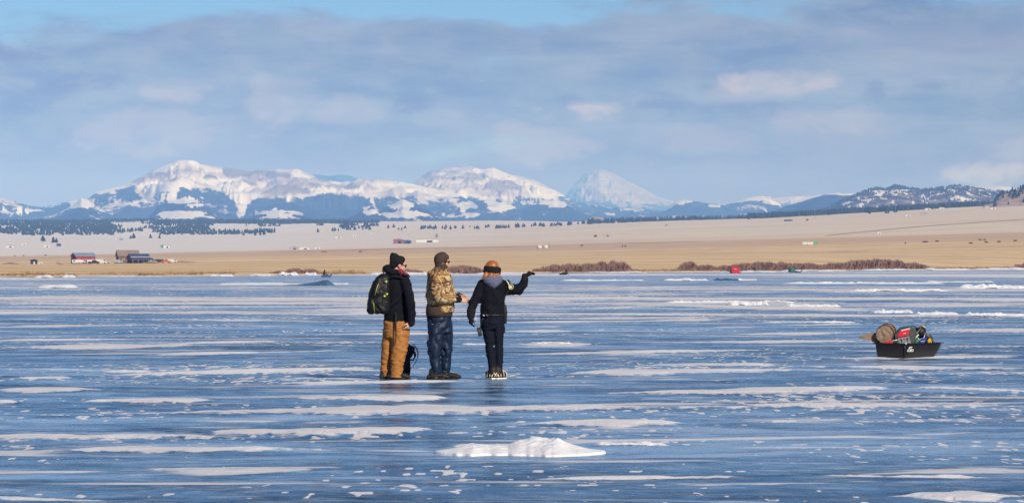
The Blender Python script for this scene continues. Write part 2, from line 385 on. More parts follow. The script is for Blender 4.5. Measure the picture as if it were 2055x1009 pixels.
# ---- land behind the lake
def curve(xs, ys): return lambda px: np.interp(px, xs, ys)
shore_py = curve([-300, 0, 130, 250, 300, 420, 500, 560, 700, 900, 1100, 1400, 1550, 1700, 1850, 2055, 2400], [556, 556, 555, 553.5, 554, 552, 552.5, 551, 551, 549, 547.5, 545, 544, 541.8, 540.8, 539.5, 538.6])
lv = [(2500, curve([0, 300, 900, 1100, 1500, 1850, 2055], [529, 527, 519, 515, 507, 501, 497])),
      (4500, curve([0, 500, 1040, 1550, 2055], [514, 505, 493, 480, 466])),
      (9000, curve([0, 450, 700, 1000, 1300, 1530, 1700, 1913, 2055], [475, 472, 464, 459, 445.5, 438.5, 429, 417, 410.5])),
      (13000, curve([0, 300, 700, 1000, 1300, 1530, 1700, 1913, 2055], [444, 442, 444, 443, 446, 441, 433, 421, 413]))]
def land_z(px, Y, bumpy=True):
    px = np.asarray(px, float); Y = np.asarray(Y, float)
    S0 = gy(shore_py(px)); xs = [np.log(S0)]; zs = [np.zeros_like(px) + 0.25]
    for D, c in lv: xs.append(np.full_like(px, math.log(D))); zs.append(CH + (HZ - c(px)) * D / F)
    l = np.log(np.maximum(Y, 1)); out = zs[0] + 0 * l
    for i in range(4):
        t = np.clip((l - xs[i]) / (xs[i + 1] - xs[i]), 0, 1); e = t if i else t ** 1.2
        out = np.where(l >= xs[i], zs[i] * (1 - e) + zs[i + 1] * e, out)
    X = (px - CX) * Y / F
    out = out + np.where(Y > S0, (fbm(X * .004, Y * .0015, 5, 4) - .5) * np.clip((Y - S0) / 900, 0, 1) * np.clip(Y / 2500, 0, 6), 0)
    jag = (fbm(X * .05, X * 0 + 3.3, 9, 4) - .5) * 46
    out = np.where(Y < S0 + jag, -0.25, out)
    return out
cl = np.concatenate([np.arange(-5000, -250, 150.0), np.arange(-250, 2306, 2.6), np.arange(2400, 7200, 150.0)])
tl = np.concatenate([np.linspace(0, 0.08, 26)[:-1], np.linspace(0.08, 1.0, 330)])
PXl, Tl = np.meshgrid(cl, tl)
S0 = gy(shore_py(PXl)); Yl = np.exp(np.log(S0 - 60) * (1 - Tl) + math.log(14500) * Tl); Xl = (PXl - CX) * Yl / F
Zl = land_z(PXl, Yl)
g_line = sst(Yl + (fbm(Xl * .0012, Yl * .0008, 15, 4) - .5) * 900, 4100, 4700)
frost = fbm_ns(Xl * .0012, Yl * .0035, 16, 5, .6)
pyl = HZ - (Zl - CH) * F / Yl
leftcold = sst(PXl + (frost - .5) * 900, 1250, 250)
plain_snow = g_line * (0.30 + 0.55 * leftcold + 1.0 * (frost - .5))
landm, nt, b = material("prairie")
geo = nn(nt, 'ShaderNodeNewGeometry').outputs['Position']
g1 = noise(nt, mapping(nt, geo, (.004, .012, .01)), 1.0, 7, .62)
g2 = noise(nt, mapping(nt, geo, (.03, .02, .05)), 1.0, 8, .78)
gr = mix(nt, maprange(nt, g1, .35, .65), (0.58, 0.41, 0.22), (0.82, 0.60, 0.35))
gr = mix(nt, maprange(nt, g2, .50, .66, 0, .65), gr, (0.36, 0.24, 0.13))
gr = mix(nt, attr(nt, 'brown').outputs['Fac'], gr, (0.56, 0.395, 0.27))
pl = mix(nt, maprange(nt, g1, .35, .65), (0.62, 0.505, 0.37), (0.73, 0.61, 0.475))
gr = mix(nt, attr(nt, 'plain').outputs['Fac'], gr, pl)
sn = maprange(nt, math_(nt, 'ADD', attr(nt, 'snow').outputs['Fac'], math_(nt, 'MULTIPLY', math_(nt, 'SUBTRACT', g2, .5), .9)), .25, .75, 0, .85)
nt.links.new(mix(nt, sn, gr, (0.71, 0.67, 0.64)), b.inputs['Base Color']); b.inputs['Roughness'].default_value = 0.95; b.inputs['Specular IOR Level'].default_value = 0.1
brown = sst(Yl, 2700, 3300) * (1 - g_line) * .85 * sst(fbm_ns(Xl * .0008, Yl * .004, 19, 4), .25, .5) + .7 * sst(Yl - S0, 110, 20) * sst(fbm(Xl * .02, Yl * .02, 20, 3), .3, .6)
land = grid_mesh("prairie", np.stack([Xl, Yl, Zl], -1), {'snow': plain_snow, 'plain': g_line, 'brown': np.clip(brown, 0, 1)}, landm); tag(land, kind='structure')

def track(name, pts, w, mat):
    n_ = 60; t = np.linspace(0, 1, n_); px = np.interp(t, np.linspace(0, 1, len(pts)), [p[0] for p in pts]); Yt = np.interp(t, np.linspace(0, 1, len(pts)), [p[1] for p in pts])
    Pt = np.stack([np.stack([(px - CX) * (Yt + o_) / F, Yt + o_, land_z(px, Yt + o_) + .12 + Yt * 4e-5], -1) for o_ in (-w / 2, w / 2)], 0)
    return tag(grid_mesh(name, Pt, None, mat), kind='structure')
track("path", [(118, 1750), (150, 1790), (185, 1850)], 60, simple_mat("icy_track", (.42, .43, .46), .8, scale=.1))
dirt = simple_mat("bare_earth", (.44, .32, .24), .95, var=.35, scale=.02)
track("dirt_track", [(1660, 4620), (1740, 4800), (1830, 5000), (2060, 5300)], 40, dirt)
track("dirt_track", [(1560, 2350), (1660, 2380), (1745, 2450)], 26, dirt)
track("dirt_track", [(560, 4200), (760, 4150), (1000, 4100), (1400, 4050)], 70, dirt)

# ---- outer ground sheet under everything
gm, nt, b = material("far_ground")
geo = nn(nt, 'ShaderNodeNewGeometry').outputs['Position']
nt.links.new(mix(nt, maprange(nt, noise(nt, mapping(nt, geo, (.002, .002, 1)), 1, 6), .4, .6), (0.45, 0.34, 0.24), (0.75, 0.72, 0.72)), b.inputs['Base Color']); b.inputs['Roughness'].default_value = 1.0
me = bpy.data.meshes.new("ground"); me.from_pydata([(-12500, -1800, -1), (12500, -1800, -1), (12500, 57000, -1), (-12500, 57000, -1)], [], [(0, 1, 2, 3)])
ground = mesh_obj("ground", me, gm, None, False); tag(ground, kind='structure')

# ---- mountain ranges: (crest polyline px,py), distance, front depth, back depth
ranges = [
 ([(-200, 402), (0, 397), (28, 403), (55, 412), (83, 416.5), (111, 411), (139, 407), (166, 402), (178, 398), (194, 385), (250, 372), (277, 358), (305, 344), (333, 330.5), (358, 321), (386, 321), (400, 329), (425, 333), (444, 335), (472, 339), (499, 344), (519, 341), (567, 340), (598, 340), (617, 348.5), (645, 360), (686, 366.6), (728, 362.4), (756, 360), (784, 362), (825, 369), (853, 376), (895, 383), (922, 390), (960, 402), (1010, 416), (1080, 432), (1130, 442), (1500, 446), (2300, 448)], 31000, 9500, 5000),
 ([(-200, 460), (600, 460), (631, 348.5), (659, 353), (681, 350), (700, 351), (722, 360), (780, 375), (850, 450), (2300, 460)], 46000, 3000, 3000),
 ([(-200, 460), (780, 460), (815, 380), (842, 358), (867, 342), (908, 337.5), (942, 333), (964, 340), (989, 336), (1019, 348.6), (1039, 353), (1072, 361), (1099, 375), (1127, 389), (1145, 401), (1180, 412), (1300, 421), (1400, 428), (1700, 440), (2300, 450)], 37000, 10500, 4000),
 ([(-200, 460), (1050, 460), (1100, 415), (1135, 391), (1150, 372), (1166, 355), (1178, 345), (1190, 338.5), (1203, 336), (1216, 340), (1232, 348), (1269, 366.6), (1294, 380), (1321, 394), (1341, 401), (1377, 404), (1420, 411), (1500, 430), (2300, 450)], 52000, 8000, 3500),
 ([(-200, 460), (1250, 460), (1335, 420), (1355, 405), (1374, 400.5), (1418, 407), (1457, 411), (1488, 400), (1510, 395), (1530, 393), (1545, 395), (1573, 414), (1620, 430), (1700, 440), (2300, 445)], 33000, 5500, 3500),
 ([(-200, 460), (1480, 460), (1520, 408), (1545, 397.5), (1600, 393), (1645, 390), (1700, 388), (1760, 392), (1820, 380), (1900, 377), (1939, 372.5), (1964, 370), (2003, 370), (2041, 377), (2100, 380), (2300, 385)], 47000, 5000, 3000),
 ([(-200, 460), (1500, 440), (1545, 425), (1573, 414), (1607, 405), (1653, 390), (1681, 386), (1706, 392), (1740, 405), (1800, 420), (1900, 430), (2300, 440)], 25000, 4500, 3000),
 ([(-200, 460), (1580, 440), (1640, 425), (1663, 417), (1683, 406), (1722, 388.5), (1755, 377), (1775, 378.5), (1798, 371), (1824, 376), (1852, 380), (1888, 376), (1923, 372), (1952, 377), (1990, 382), (2023, 386), (2055, 392), (2200, 400), (2300, 405)], 16500, 2600, 2000),
 ([(-200, 443), (60, 441), (110, 432), (150, 408), (163, 397), (176, 400), (200, 420), (240, 438), (300, 445), (2300, 460)], 23500, 4200, 2500),
 ([(-200, 447), (290, 447), (318, 414), (345, 402), (370, 396), (395, 401), (415, 412), (445, 444), (2300, 460)], 22500, 3500, 2000),
 ([(-200, 450), (260, 448), (310, 435), (345, 424), (362, 421), (385, 427), (405, 436), (480, 446), (520, 430), (560, 419), (590, 428), (640, 445), (2300, 460)], 20500, 3000, 2000),
 ([(-200, 460), (680, 446), (720, 425), (745, 412), (765, 418), (790, 408), (808, 399), (835, 410), (870, 428), (920, 446), (2300, 460)], 22000, 4000, 2000),
 ([(-200, 460), (880, 446), (905, 430), (935, 414), (960, 402), (1000, 401), (1045, 420), (1080, 408), (1110, 402), (1135, 406), (1165, 425), (1220, 438), (1300, 436), (1420, 432), (1600, 432), (1750, 440), (2300, 450)], 27500, 5000, 2500)]
cm = np.concatenate([np.arange(-1500, -160, 60.0), np.arange(-160, 2216, 1.9), np.arange(2270, 3600, 60.0)])
rm = np.concatenate([np.linspace(13200, 24000, 170)[:-1], np.linspace(24000, 40000, 230)[:-1], np.linspace(40000, 56500, 130)])
PXm, Ym = np.meshgrid(cm, rm); Xm = (PXm - CX) * Ym / F
base = CH + (HZ - 449) * Ym / F * np.interp(Ym, [13000, 25000, 50000], [1, .9, .5])
Zm = base + 0.0; rid = np.zeros(PXm.shape, int) - 1
wa = (fbm(Xm / 1400, Ym / 2600, 131, 4) - .5) * 2.6; wb_ = (fbm(Xm / 1300, Ym / 2400, 132, 4) - .5) * 2.6
hs = ridged((Xm + Ym * .25) / 2300.0 + wa, Ym / 3600.0 + wb_, 31, 4, .5); hs2 = ridged(Xm / 700.0 + wa * 2, Ym / 1100.0 + wb_ * 2, 33, 4, .55); hs3 = ridged(Xm / 220.0 + wb_ * 3, Ym / 400.0 + wa * 3, 39, 3, .6); hf = fbm(Xm / 220, Ym / 500, 35, 4)
for i, (crest, D, wf, wb) in enumerate(ranges):
    cr_ = np.array(crest); pyc = np.interp(PXm, cr_[:, 0], cr_[:, 1]); zc = CH + (HZ - pyc) * D / F
    front = np.clip((D - Ym) / wf, 0, 1.6); back = np.clip((Ym - D) / wb, 0, 1.6); t = np.where(Ym < D, front, back)
    g = (1 - np.clip(t, 0, 1)) ** 1.15
    zb = np.minimum(zc, CH + (HZ - 453) * (D - wf) / F)
    rel = np.clip(zc - zb, 0, None)
    spur = 4 * g * (1 - g) * np.where(t < 1, 1, 0)
    z = zb + rel * (g + spur * ((hs - .62) * .40 + (hs2 - .6) * .30 + (hs3 - .6) * .26)) + rel * .05 * (hf - .5) * np.clip(t * 8, 0, 1) + 4 * (hf - .5)
    z = np.where((t < 1.0) & (rel > 1), z, -1e3)
    up = z > Zm; rid = np.where(up, i, rid); Zm = np.maximum(Zm, z)
pym = HZ - (Zm - CH) * F / Ym
tree_py = curve([-200, 0, 28, 55, 90, 150, 194, 230, 250, 272, 291, 310, 333, 390, 420, 450, 470, 487, 500, 530, 560, 590, 625, 664, 700, 756, 797, 853, 925, 980, 1039, 1090, 1127, 1200, 1260, 1340, 1377, 1420, 1480, 1560, 1600, 2300],
                [402, 407, 411, 413, 400, 390, 388, 384, 378, 385, 402, 393, 386, 380, 381, 392, 408, 434, 408, 398, 402, 404, 396, 386, 395, 398, 392, 402, 397, 396, 398, 403, 398, 408, 411, 418, 404, 414, 408, 402, 398, 398])
nf = fbm(Xm / 420, Ym / 900, 81, 5, .6) - .5; nf2 = fbm(Xm / 120 + Ym / 2500, Zm / 42, 82, 4, .65) - .5
D_of = np.array([r[1] for r in ranges] + [20000]); Dm = D_of[rid]
tl_ = tree_py(PXm) + nf * 20 + nf2 * 15 + (fbm(Xm / 260, Zm / 80, 88, 4, .6) - .5) * 18
sn = sst(tl_ - pym, -6, 8)
low_ = np.interp(PXm, [0, 900, 1040, 1200, 1340, 1400, 2300], [440, 440, 402, 412, 421, 420, 415]) + nf * 10
sn = np.where((rid == 3), sn * sst(low_ - pym, -2, 2), sn)
fg = np.isin(rid, [6, 7, 8, 9, 10, 11, 12]) | (rid < 0)
sn = np.where(fg, 0, sn)
speck = sst(nf + nf2 * .8 + .0, .10, .22)
def blob(px, py, ax, ay): return np.clip(1.25 - ((PXm - px) / ax) ** 2 - ((pym - py) / ay) ** 2, 0, 1)
bl = 0
for q in [(163, 407, 30, 12), (182, 402, 15, 6), (368, 403, 46, 8), (390, 411, 25, 4), (362, 431, 48, 9), (480, 429, 6, 9), (560, 428, 50, 9), (805, 411, 30, 14), (742, 420, 24, 12), (805, 430, 50, 8), (940, 412, 26, 8), (945, 432, 30, 6), (905, 432, 20, 5), (985, 407, 26, 9), (1010, 413, 40, 12), (1060, 405, 22, 6), (1105, 408, 36, 12), (240, 406, 12, 6), (270, 410, 10, 5), (653, 404, 5, 3), (28, 423, 40, 5), (1270, 421, 28, 3), (1600, 401, 18, 5), (1690, 388, 18, 5), (1230, 430, 20, 3), (1435, 411, 24, 5), (1560, 405, 30, 8)]:
    bl = np.maximum(bl, blob(*q))
sn = np.maximum(sn, sst(bl + (nf + nf2) * 1.5, .42, .72) * .95)
sn = np.maximum(sn, speck * .50 * np.where(rid == 6, .0, 1))
sn = np.where((rid == 5) | (rid == 1), np.where(rid == 5, sst(np.interp(PXm, [1480, 1540, 1580, 1700, 2300], [404, 408, 410, 405, 400]) - pym, -3, 3), 0.12), sn)
hill = rid == 7
sn = np.where(hill, sst(fbm(Xm / 26, Zm / 11, 91, 3, .7), .47, .60) * .7, sn)
rock = sst(fbm(Xm / 700 + 3, Ym / 500 + Zm / 260, 92, 5, .6) + .12 * (hs2 - .6), .38, .55)
rock = rock * .55
rb = 0; sbm = 0
for q in [(300, 362, 60, 8), (340, 350, 60, 7), (385, 341, 40, 6), (440, 352, 50, 11), (505, 358, 25, 16), (540, 352, 45, 10), (590, 372, 60, 18), (480, 342, 40, 6), (640, 362, 35, 6), (700, 372, 50, 6), (860, 350, 30, 12), (930, 352, 60, 10), (1010, 372, 45, 12), (560, 388, 40, 8)]: rb = np.maximum(rb, blob(*q))
for q in [(335, 336, 30, 10), (370, 326, 22, 5), (330, 372, 60, 10), (385, 362, 32, 12), (455, 378, 40, 8), (487, 405, 9, 25), (596, 346, 10, 10), (560, 398, 35, 6), (650, 382, 30, 7), (760, 370, 60, 5), (1095, 388, 32, 10), (960, 343, 12, 6), (990, 340, 14, 5), (220, 380, 25, 4), (415, 331, 15, 3)]: sbm = np.maximum(sbm, blob(*q))
rock = np.clip(rock + .75 * sst(rb + nf * 1.2 + nf2 * .8, .2, .8) - 1.0 * sst(sbm + nf, .3, .8), 0, 1)
rock = np.where(rid == 3, .85 + .6 * nf, rock)  # right peak: snow greyed in its colour to imitate the veil of cloud
mtm, nt, b = material("mountain_slopes")
geo = nn(nt, 'ShaderNodeNewGeometry').outputs['Position']
f1 = noise(nt, mapping(nt, geo, (.012, .0012, .035)), 1.0, 5, .65)
f2 = noise(nt, mapping(nt, geo, (.026, .0025, .065)), 1.0, 4, .65)
sf = maprange(nt, math_(nt, 'ADD', attr(nt, 'snow').outputs['Fac'], math_(nt, 'MULTIPLY', math_(nt, 'SUBTRACT', f2, .5), 1.5)), .38, .62, 0, 1)
rk = maprange(nt, math_(nt, 'ADD', attr(nt, 'rock').outputs['Fac'], math_(nt, 'MULTIPLY', math_(nt, 'SUBTRACT', f1, .5), .9)), .22, .95, 0, .85)
sc_ = mix(nt, rk, (0.68, 0.65, 0.66), (0.19, 0.145, 0.15))
fo = mix(nt, maprange(nt, f2, .35, .65), (0.022, 0.034, 0.030), (0.05, 0.062, 0.05))
fo = mix(nt, attr(nt, 'scrub').outputs['Fac'], fo, mix(nt, maprange(nt, f2, .4, .6), (0.10, 0.09, 0.08), (0.36, 0.27, 0.23)))
nt.links.new(mix(nt, sf, fo, sc_), b.inputs['Base Color']); b.inputs['Roughness'].default_value = 0.95; b.inputs['Specular IOR Level'].default_value = 0.05
mts = grid_mesh("mountains", np.stack([Xm, Ym, Zm], -1), {'snow': sn, 'rock': rock * (~fg), 'scrub': np.where(hill, .75, 0.0)}, mtm); tag(mts, kind='structure')

# ---- haze
hb = MB().box((0, 27600, 0), (25400, 59200, 2))
hz_bot, hz_top = -2.0, 1230.0
hb.v = [(x, y, hz_bot if z < 0 else hz_top) for x, y, z in hb.v]
hm = bpy.data.materials.new("haze"); hm.use_nodes = True; nt = hm.node_tree; nt.nodes.clear()
out = nt.nodes.new('ShaderNodeOutputMaterial'); pv = nt.nodes.new('ShaderNodeVolumePrincipled')
pv.inputs['Color'].default_value = (0.18, 0.395, 1.0, 1); pv.inputs['Absorption Color'].default_value = (1, 1, 1, 1); pv.inputs['Density'].default_value = 4.1e-5; pv.inputs['Anisotropy'].default_value = -0.40
nt.links.new(pv.outputs[0], out.inputs['Volume'])
haze = hb.build("haze", hm, None, False); tag(haze, kind='stuff')
# ================================================================== SNOW FORMS ON THE ICE
snowm, nt, b = material("packed_snow")
geo = nn(nt, 'ShaderNodeNewGeometry').outputs['Position']
q1 = noise(nt, geo, 14.0, 6, .65)
nt.links.new(mix(nt, maprange(nt, q1, .35, .65), (0.72, 0.72, 0.75), (0.84, 0.83, 0.83)), b.inputs['Base Color']); b.inputs['Roughness'].default_value = .8; b.inputs['Specular IOR Level'].default_value = .2
bn = nn(nt, 'ShaderNodeBump', ins={'Strength': .5, 'Distance': .02, 'Height': q1}); nt.links.new(bn.outputs[0], b.inputs['Normal'])
slabm, nt, b = material("dark_ice")
geo = nn(nt, 'ShaderNodeNewGeometry').outputs['Position']
q1 = noise(nt, geo, .6, 7, .75)
nt.links.new(mix(nt, maprange(nt, q1, .40, .62), (0.025, 0.06, 0.085), (0.12, 0.19, 0.24)), b.inputs['Base Color']); b.inputs['Roughness'].default_value = .3
bn = nn(nt, 'ShaderNodeBump', ins={'Strength': .8, 'Distance': .2, 'Height': q1}); nt.links.new(bn.outputs[0], b.inputs['Normal'])
def drift(name, label, cat, px0, px1, py, h, prof=None, depth=None, rough=.5, mat=None, seed=1, group=None, nx=150, ny=22, lump=26, pw=.8):
    Y = gy(py); sc = Y / F; cxp = (px0 + px1) / 2; L = (px1 - px0) * sc; H = h * sc
    dp = depth or H * 4
    u = np.linspace(0, 1, nx); v = np.linspace(-1, 1, ny); U, V = np.meshgrid(u, v)
    pr = np.interp(U, *prof) if prof else sst(U, 0, .12) * sst(1 - U, 0, .12) * (.35 + .65 * fbm(U * (px1 - px0) / lump, U * 0 + seed, seed, 3))
    X = (U - .5) * L
    nz = fbm(X / (H * 1.5) + seed, V * dp / (H * 3), seed + 3, 4, .6)
    vv = np.clip(1 - np.abs(V + .35 * (fbm(U * 6, U * 0, seed + 5, 3) - .5)) ** 1.5, 0, 1)
    Zd = H * pr * vv ** pw * (1 - rough + rough * 2 * nz) * 1.05 - .05 * np.clip((.04 - pr * vv) / .04, 0, 1)
    P = np.stack([X, V * dp / 2 * (.05 + .95 * np.sqrt(pr)) * (1 + .5 * (fbm(U * 9, V * 0, seed + 8, 3) - .5)), Zd], -1)
    o = grid_mesh(name, P, None, mat or snowm); o.location = W3(cxp, 0, Y)[0], Y, ice_z(cxp, py) if py > 545 else .02
    return tag(o, label, cat, group)
drift("snow_mound", "large white snow mound with two peaks on the bare ice in the foreground", "snow mound", 866, 1222, 906, 26,
      ([0, .05, .12, .19, .235, .33, .43, .50, .60, .685, .715, .76, .83, .90, 1], [0, .10, .24, .50, .62, .42, .46, .80, .93, 1.0, .95, .66, .40, .18, 0]), depth=1.5, pw=1.25, rough=.3, seed=4, nx=260, ny=60)
drift("snow_mound", "low ragged snow crust trailing right of the big mound", "snow mound", 1190, 1340, 884, 6, seed=6, depth=.5, rough=.7, nx=140)
drift("snow_mound", "small jagged snow rim behind the left peak of the big mound", "snow mound", 905, 1150, 888, 3, seed=8, depth=.8, rough=1.0, nx=180)
drift("snow_drift", "small white snow heap far out at the left side of the lake", "snow drift", 84, 150, 577, 8, seed=11, depth=12)
drift("snow_drift", "thin bright snow ridge between the left heap and the dark ice slab", "snow drift", 430, 620, 571, 4, seed=12, depth=10, rough=.8)
drift("pressure_ridge", "dark upturned ice slab rising on the lake left of the three people", "pressure ridge", 560, 672, 572, 10, ([0, .3, .6, .8, .88, 1], [0, .12, .5, .95, 1, .0]), 14, .12, slabm, 14)
drift("snow_drift", "white snow cap just right of the dark ice slab", "snow drift", 664, 700, 570, 4, seed=15, depth=8)
drift("pressure_ridge", "broken dark ice blocks in the snow ridge below the red tent", "pressure ridge", 1432, 1482, 562.5, 4.5, None, 14, .8, slabm, 16, lump=8)
ridges = [("snow_drift", "long low snow ridge left of the broken dark ice blocks", 1120, 1300, 563, 4), ("snow_drift", "bright bumpy snow ridge directly left of the broken dark blocks", 1330, 1425, 562.5, 7),
 ("snow_drift", "bright snow ridge just right of the broken dark blocks", 1478, 1520, 562, 6), ("snow_drift", "long rough snow band between the green tent and the right edge", 1560, 1905, 569, 6),
 ("snow_drift", "low snow ridge with a knob at its left end above the sled", 1700, 1905, 584.5, 9), ("snow_drift", "thick ragged snow ridge cut by the right edge of the picture", 1915, 2110, 578, 11),
 ("snow_drift", "short snow ridge on the far right just under the shore", 1850, 2000, 566, 4), ("snow_drift", "jumbled snow field with two pale peaks right of the pointing woman", 1330, 1600, 607, 6),
 ("snow_drift", "pale double-peaked snow hump in the jumbled field", 1455, 1545, 612, 13), ("snow_drift", "flat snow hump right of the pale double-peaked one", 1570, 1690, 615, 9),
 ("snow_drift", "pointed snow hump in front of the sled's far background", 1745, 1835, 627, 10), ("snow_drift", "low snow hump right of the pointed one", 1835, 1925, 629, 8),
 ("snow_drift", "ragged snow ridge at the right edge above the sled", 1925, 2110, 632, 9), ("snow_drift", "crumbly snow rim left of the sled", 1520, 1720, 648, 4),
 ("snow_drift", "small crumbly snow line behind the woman's knees", 1060, 1150, 692, 4), ("snow_drift", "little crumbs of snow between the blue trousers and the woman", 925, 985, 694, 4)]
for i, (nm, lb, x0, x1, py, h) in enumerate(ridges):
    drift(nm, lb, "snow drift", x0, x1, py, h * .6, None, h * gy(py) / F * 6 + .3, 1.0, None, 30 + i, "snow ridges raised on the lake ice", lump=16)
banks = [(a_, b_, c_, d_ * .75) for a_, b_, c_, d_ in [(-60, 60, 560, 3), (70, 105, 557, 6), (128, 150, 556.5, 8), (190, 330, 555, 3), (420, 470, 554, 7), (500, 545, 553.5, 5), (556, 600, 552.5, 9), (612, 636, 552, 8), (740, 800, 551, 7), (800, 860, 550.5, 7), (950, 1080, 549, 4), (1170, 1300, 547.5, 4),
         (1480, 1560, 545.5, 4), (1560, 1700, 544, 4), (1730, 1830, 542.5, 5), (1850, 1950, 541.5, 5), (1950, 2110, 540.5, 5)]]
bank_labels = ["low snow bank on the shore at the left edge of the picture", "snow bank on the shore left of the pointed one", "short pointed snow bank below the white trailer by the red barn", "long thin snow bank below the brown ranch house", "snow bank on the shore left of the small willow bush",
 "snow bank just left of the small willow bush", "broad snow bank in front of the small willow bush", "snow bank under the right dark willow bush of the pair", "snow bank just behind the man with the backpack", "snow bank between the two men on the far shore", "low snow bank right of the woman's head",
 "thin snow bank below the first long willow thicket", "snow bank right of the red tent", "thin snow bank right of the green tent", "snow bank under the right half of the tall willow thicket", "snow bank at the right end of the tall willow thicket", "snow bank on the shore at the right edge of the picture"]
for i, (x0, x1, py, h) in enumerate(banks):
    drift("snow_bank", bank_labels[i], "snow bank", x0, x1, py, h, None, 8, .8, None, 60 + i, "snow banks along the far shore", nx=60, ny=10, lump=14)

# ================================================================== TREES
rng = random.Random(5)
pinem = simple_mat("pine_needles", (0.028, 0.045, 0.034), .95, var=.5, scale=.25)
def pine(mb, x, y, z, h, w, r):
    n = 6
    rs = [(0.0, .10), (.10, .14), (.11, 1.0), (.40, .62), (.42, .80), (.70, .34), (.72, .50), (1.0, .02)]
    R_ = []
    for t, q in rs:
        a0 = r.random() * 6.28
        R_.append([(x + math.cos(a0 * .2 + 2 * math.pi * j / n) * w * q * r.uniform(.7, 1.3), y + math.sin(a0 * .2 + 2 * math.pi * j / n) * w * q * r.uniform(.7, 1.3), z + h * t + (r.uniform(-.03, .03) * h if .1 < t < 1 else 0)) for j in range(n)])
    mb.rings(R_, False)
def clearing(px, Y, seed, s=1.0): return float(fbm(np.array([px * .011 * s]), np.array([Y * .0011 * s]), seed, 4)[0])
wood_left = MB()
for _ in range(7500):
    px = rng.uniform(-120, 760); Y = rng.uniform(9100, 13200)
    cvr = .46 + (.10 if px > 480 and Y < 10500 else 0) + (.12 if px > 700 else 0) - (.06 if 9500 < Y < 12000 else 0)
    if clearing(px, Y, 7) < cvr: continue
    z = float(land_z(px, Y)); pine(wood_left, (px - CX) * Y / F, Y, z - .5, rng.uniform(5, 10.5), rng.uniform(2.2, 4.0), rng)
tag(wood_left.build("distant_woods", pinem, None, False), kind='stuff')
wood_r = MB()
for _ in range(4200):
    px = rng.uniform(1180, 2010) if rng.random() < .8 else rng.uniform(1530, 1960); Y = rng.uniform(9000, 10800 if px > 1500 else 12500)
    if px < 1500 and clearing(px, Y, 8, 2) < .50: continue
    if px > 1500 and clearing(px, Y, 8, 3) < .36: continue
    z = float(land_z(px, Y)); k_ = 1.0 if px < 1500 else 1.15
    pine(wood_r, (px - CX) * Y / F, Y, z - .5, rng.uniform(7, 14) * k_, rng.uniform(2.5, 4.5), rng)
tag(wood_r.build("distant_woods", pinem, None, False), kind='stuff')
mid = MB()
for _ in range(900):
    px = rng.uniform(-100, 1600); Y = rng.uniform(13300, 19000)
    if clearing(px, Y, 9, 1.5) < .5: continue
    z = float(CH + (HZ - np.interp(px, [0, 1200, 1600], [444, 445, 440])) * Y / F * .97)
    pine(mid, (px - CX) * Y / F, Y, z, rng.uniform(9, 15), 5, rng)
protos = []
for i in range(8):
    mbp = MB(); pine(mbp, 0, 0, 0, 1.0, .36, random.Random(40 + i)); me = bpy.data.meshes.new("pine_tree"); me.from_pydata(mbp.v, [], mbp.f); me.materials.append(pinem); protos.append(me)
pines = [(px, 9200 + rng.uniform(-200, 400), None) for px in [527, 531, 540, 545, 668, 672, 679, 690, 697, 703, 712, 720, 728, 735, 742, 779, 790, 800, 806, 813]]
x = 846
while x < 1175:
    pines.append((x, 9000 + rng.uniform(-50, 500), None)); x += rng.choice([2, 2, 3, 3, 4, 5, 9, 14])
pines += [(px, Y, None) for px, Y in [(86, 6400), (107, 6100), (113, 6100), (320, 6800), (262, 6900), (268, 6900), (302, 7000), (489, 7600), (512, 7500), (522, 7500), (530, 7500), (638, 8300), (1745, 7600), (1778, 7400), (1783, 7400), (1797, 7500), (1870, 8200), (1503, 8300), (1663, 8200)]]
solo = {86: "single pine left of the pair above the red barn", 107: "left pine of the pair above the red barn", 113: "right pine of the pair above the red barn", 320: "single pine above the orange truck", 262: "left pine of the pair above the large brown barn", 268: "right pine of the pair above the large brown barn",
 302: "lone pine right of the pair above the large brown barn", 489: "lone pine left of the small clump of pines", 638: "lone pine above the shorter white trailer home", 1745: "pine left of the pair on the right slope", 1778: "left pine of the pair on the right slope", 1783: "right pine of the pair on the right slope",
 1797: "pine just right of the pair on the right slope", 1870: "pine beside the white farmhouse on the right slope", 1503: "lone pine on the bare plain above the red tent", 1663: "lone pine on the bare plain above the white and green trailer"}
for px, Y, hh in pines:
    o = bpy.data.objects.new("pine_tree", rng.choice(protos)); COL.objects.link(o)
    h = rng.uniform(6, 11); o.scale = (h * rng.uniform(.9, 1.4), h * 1.1, h); o.rotation_euler = (0, 0, rng.random() * 6); o.location = ((px - CX) * Y / F, Y, float(land_z(px, Y)) - .4)
    if px in solo: tag(o, solo[px], "tree", "pines dotted over the far plain")
    elif px > 840 and Y > 8900: tag(o, "dark pine in the long loose row along the far edge of the plain", "tree", "pines in the long loose row")
    elif px < 560: tag(o, "dark pine in the small clump on the snowy plain below the left woods", "tree", "pines in the small clump")
    else: tag(o, "dark pine in the thin strip at the right end of the left woods", "tree", "pines in the thin strip")
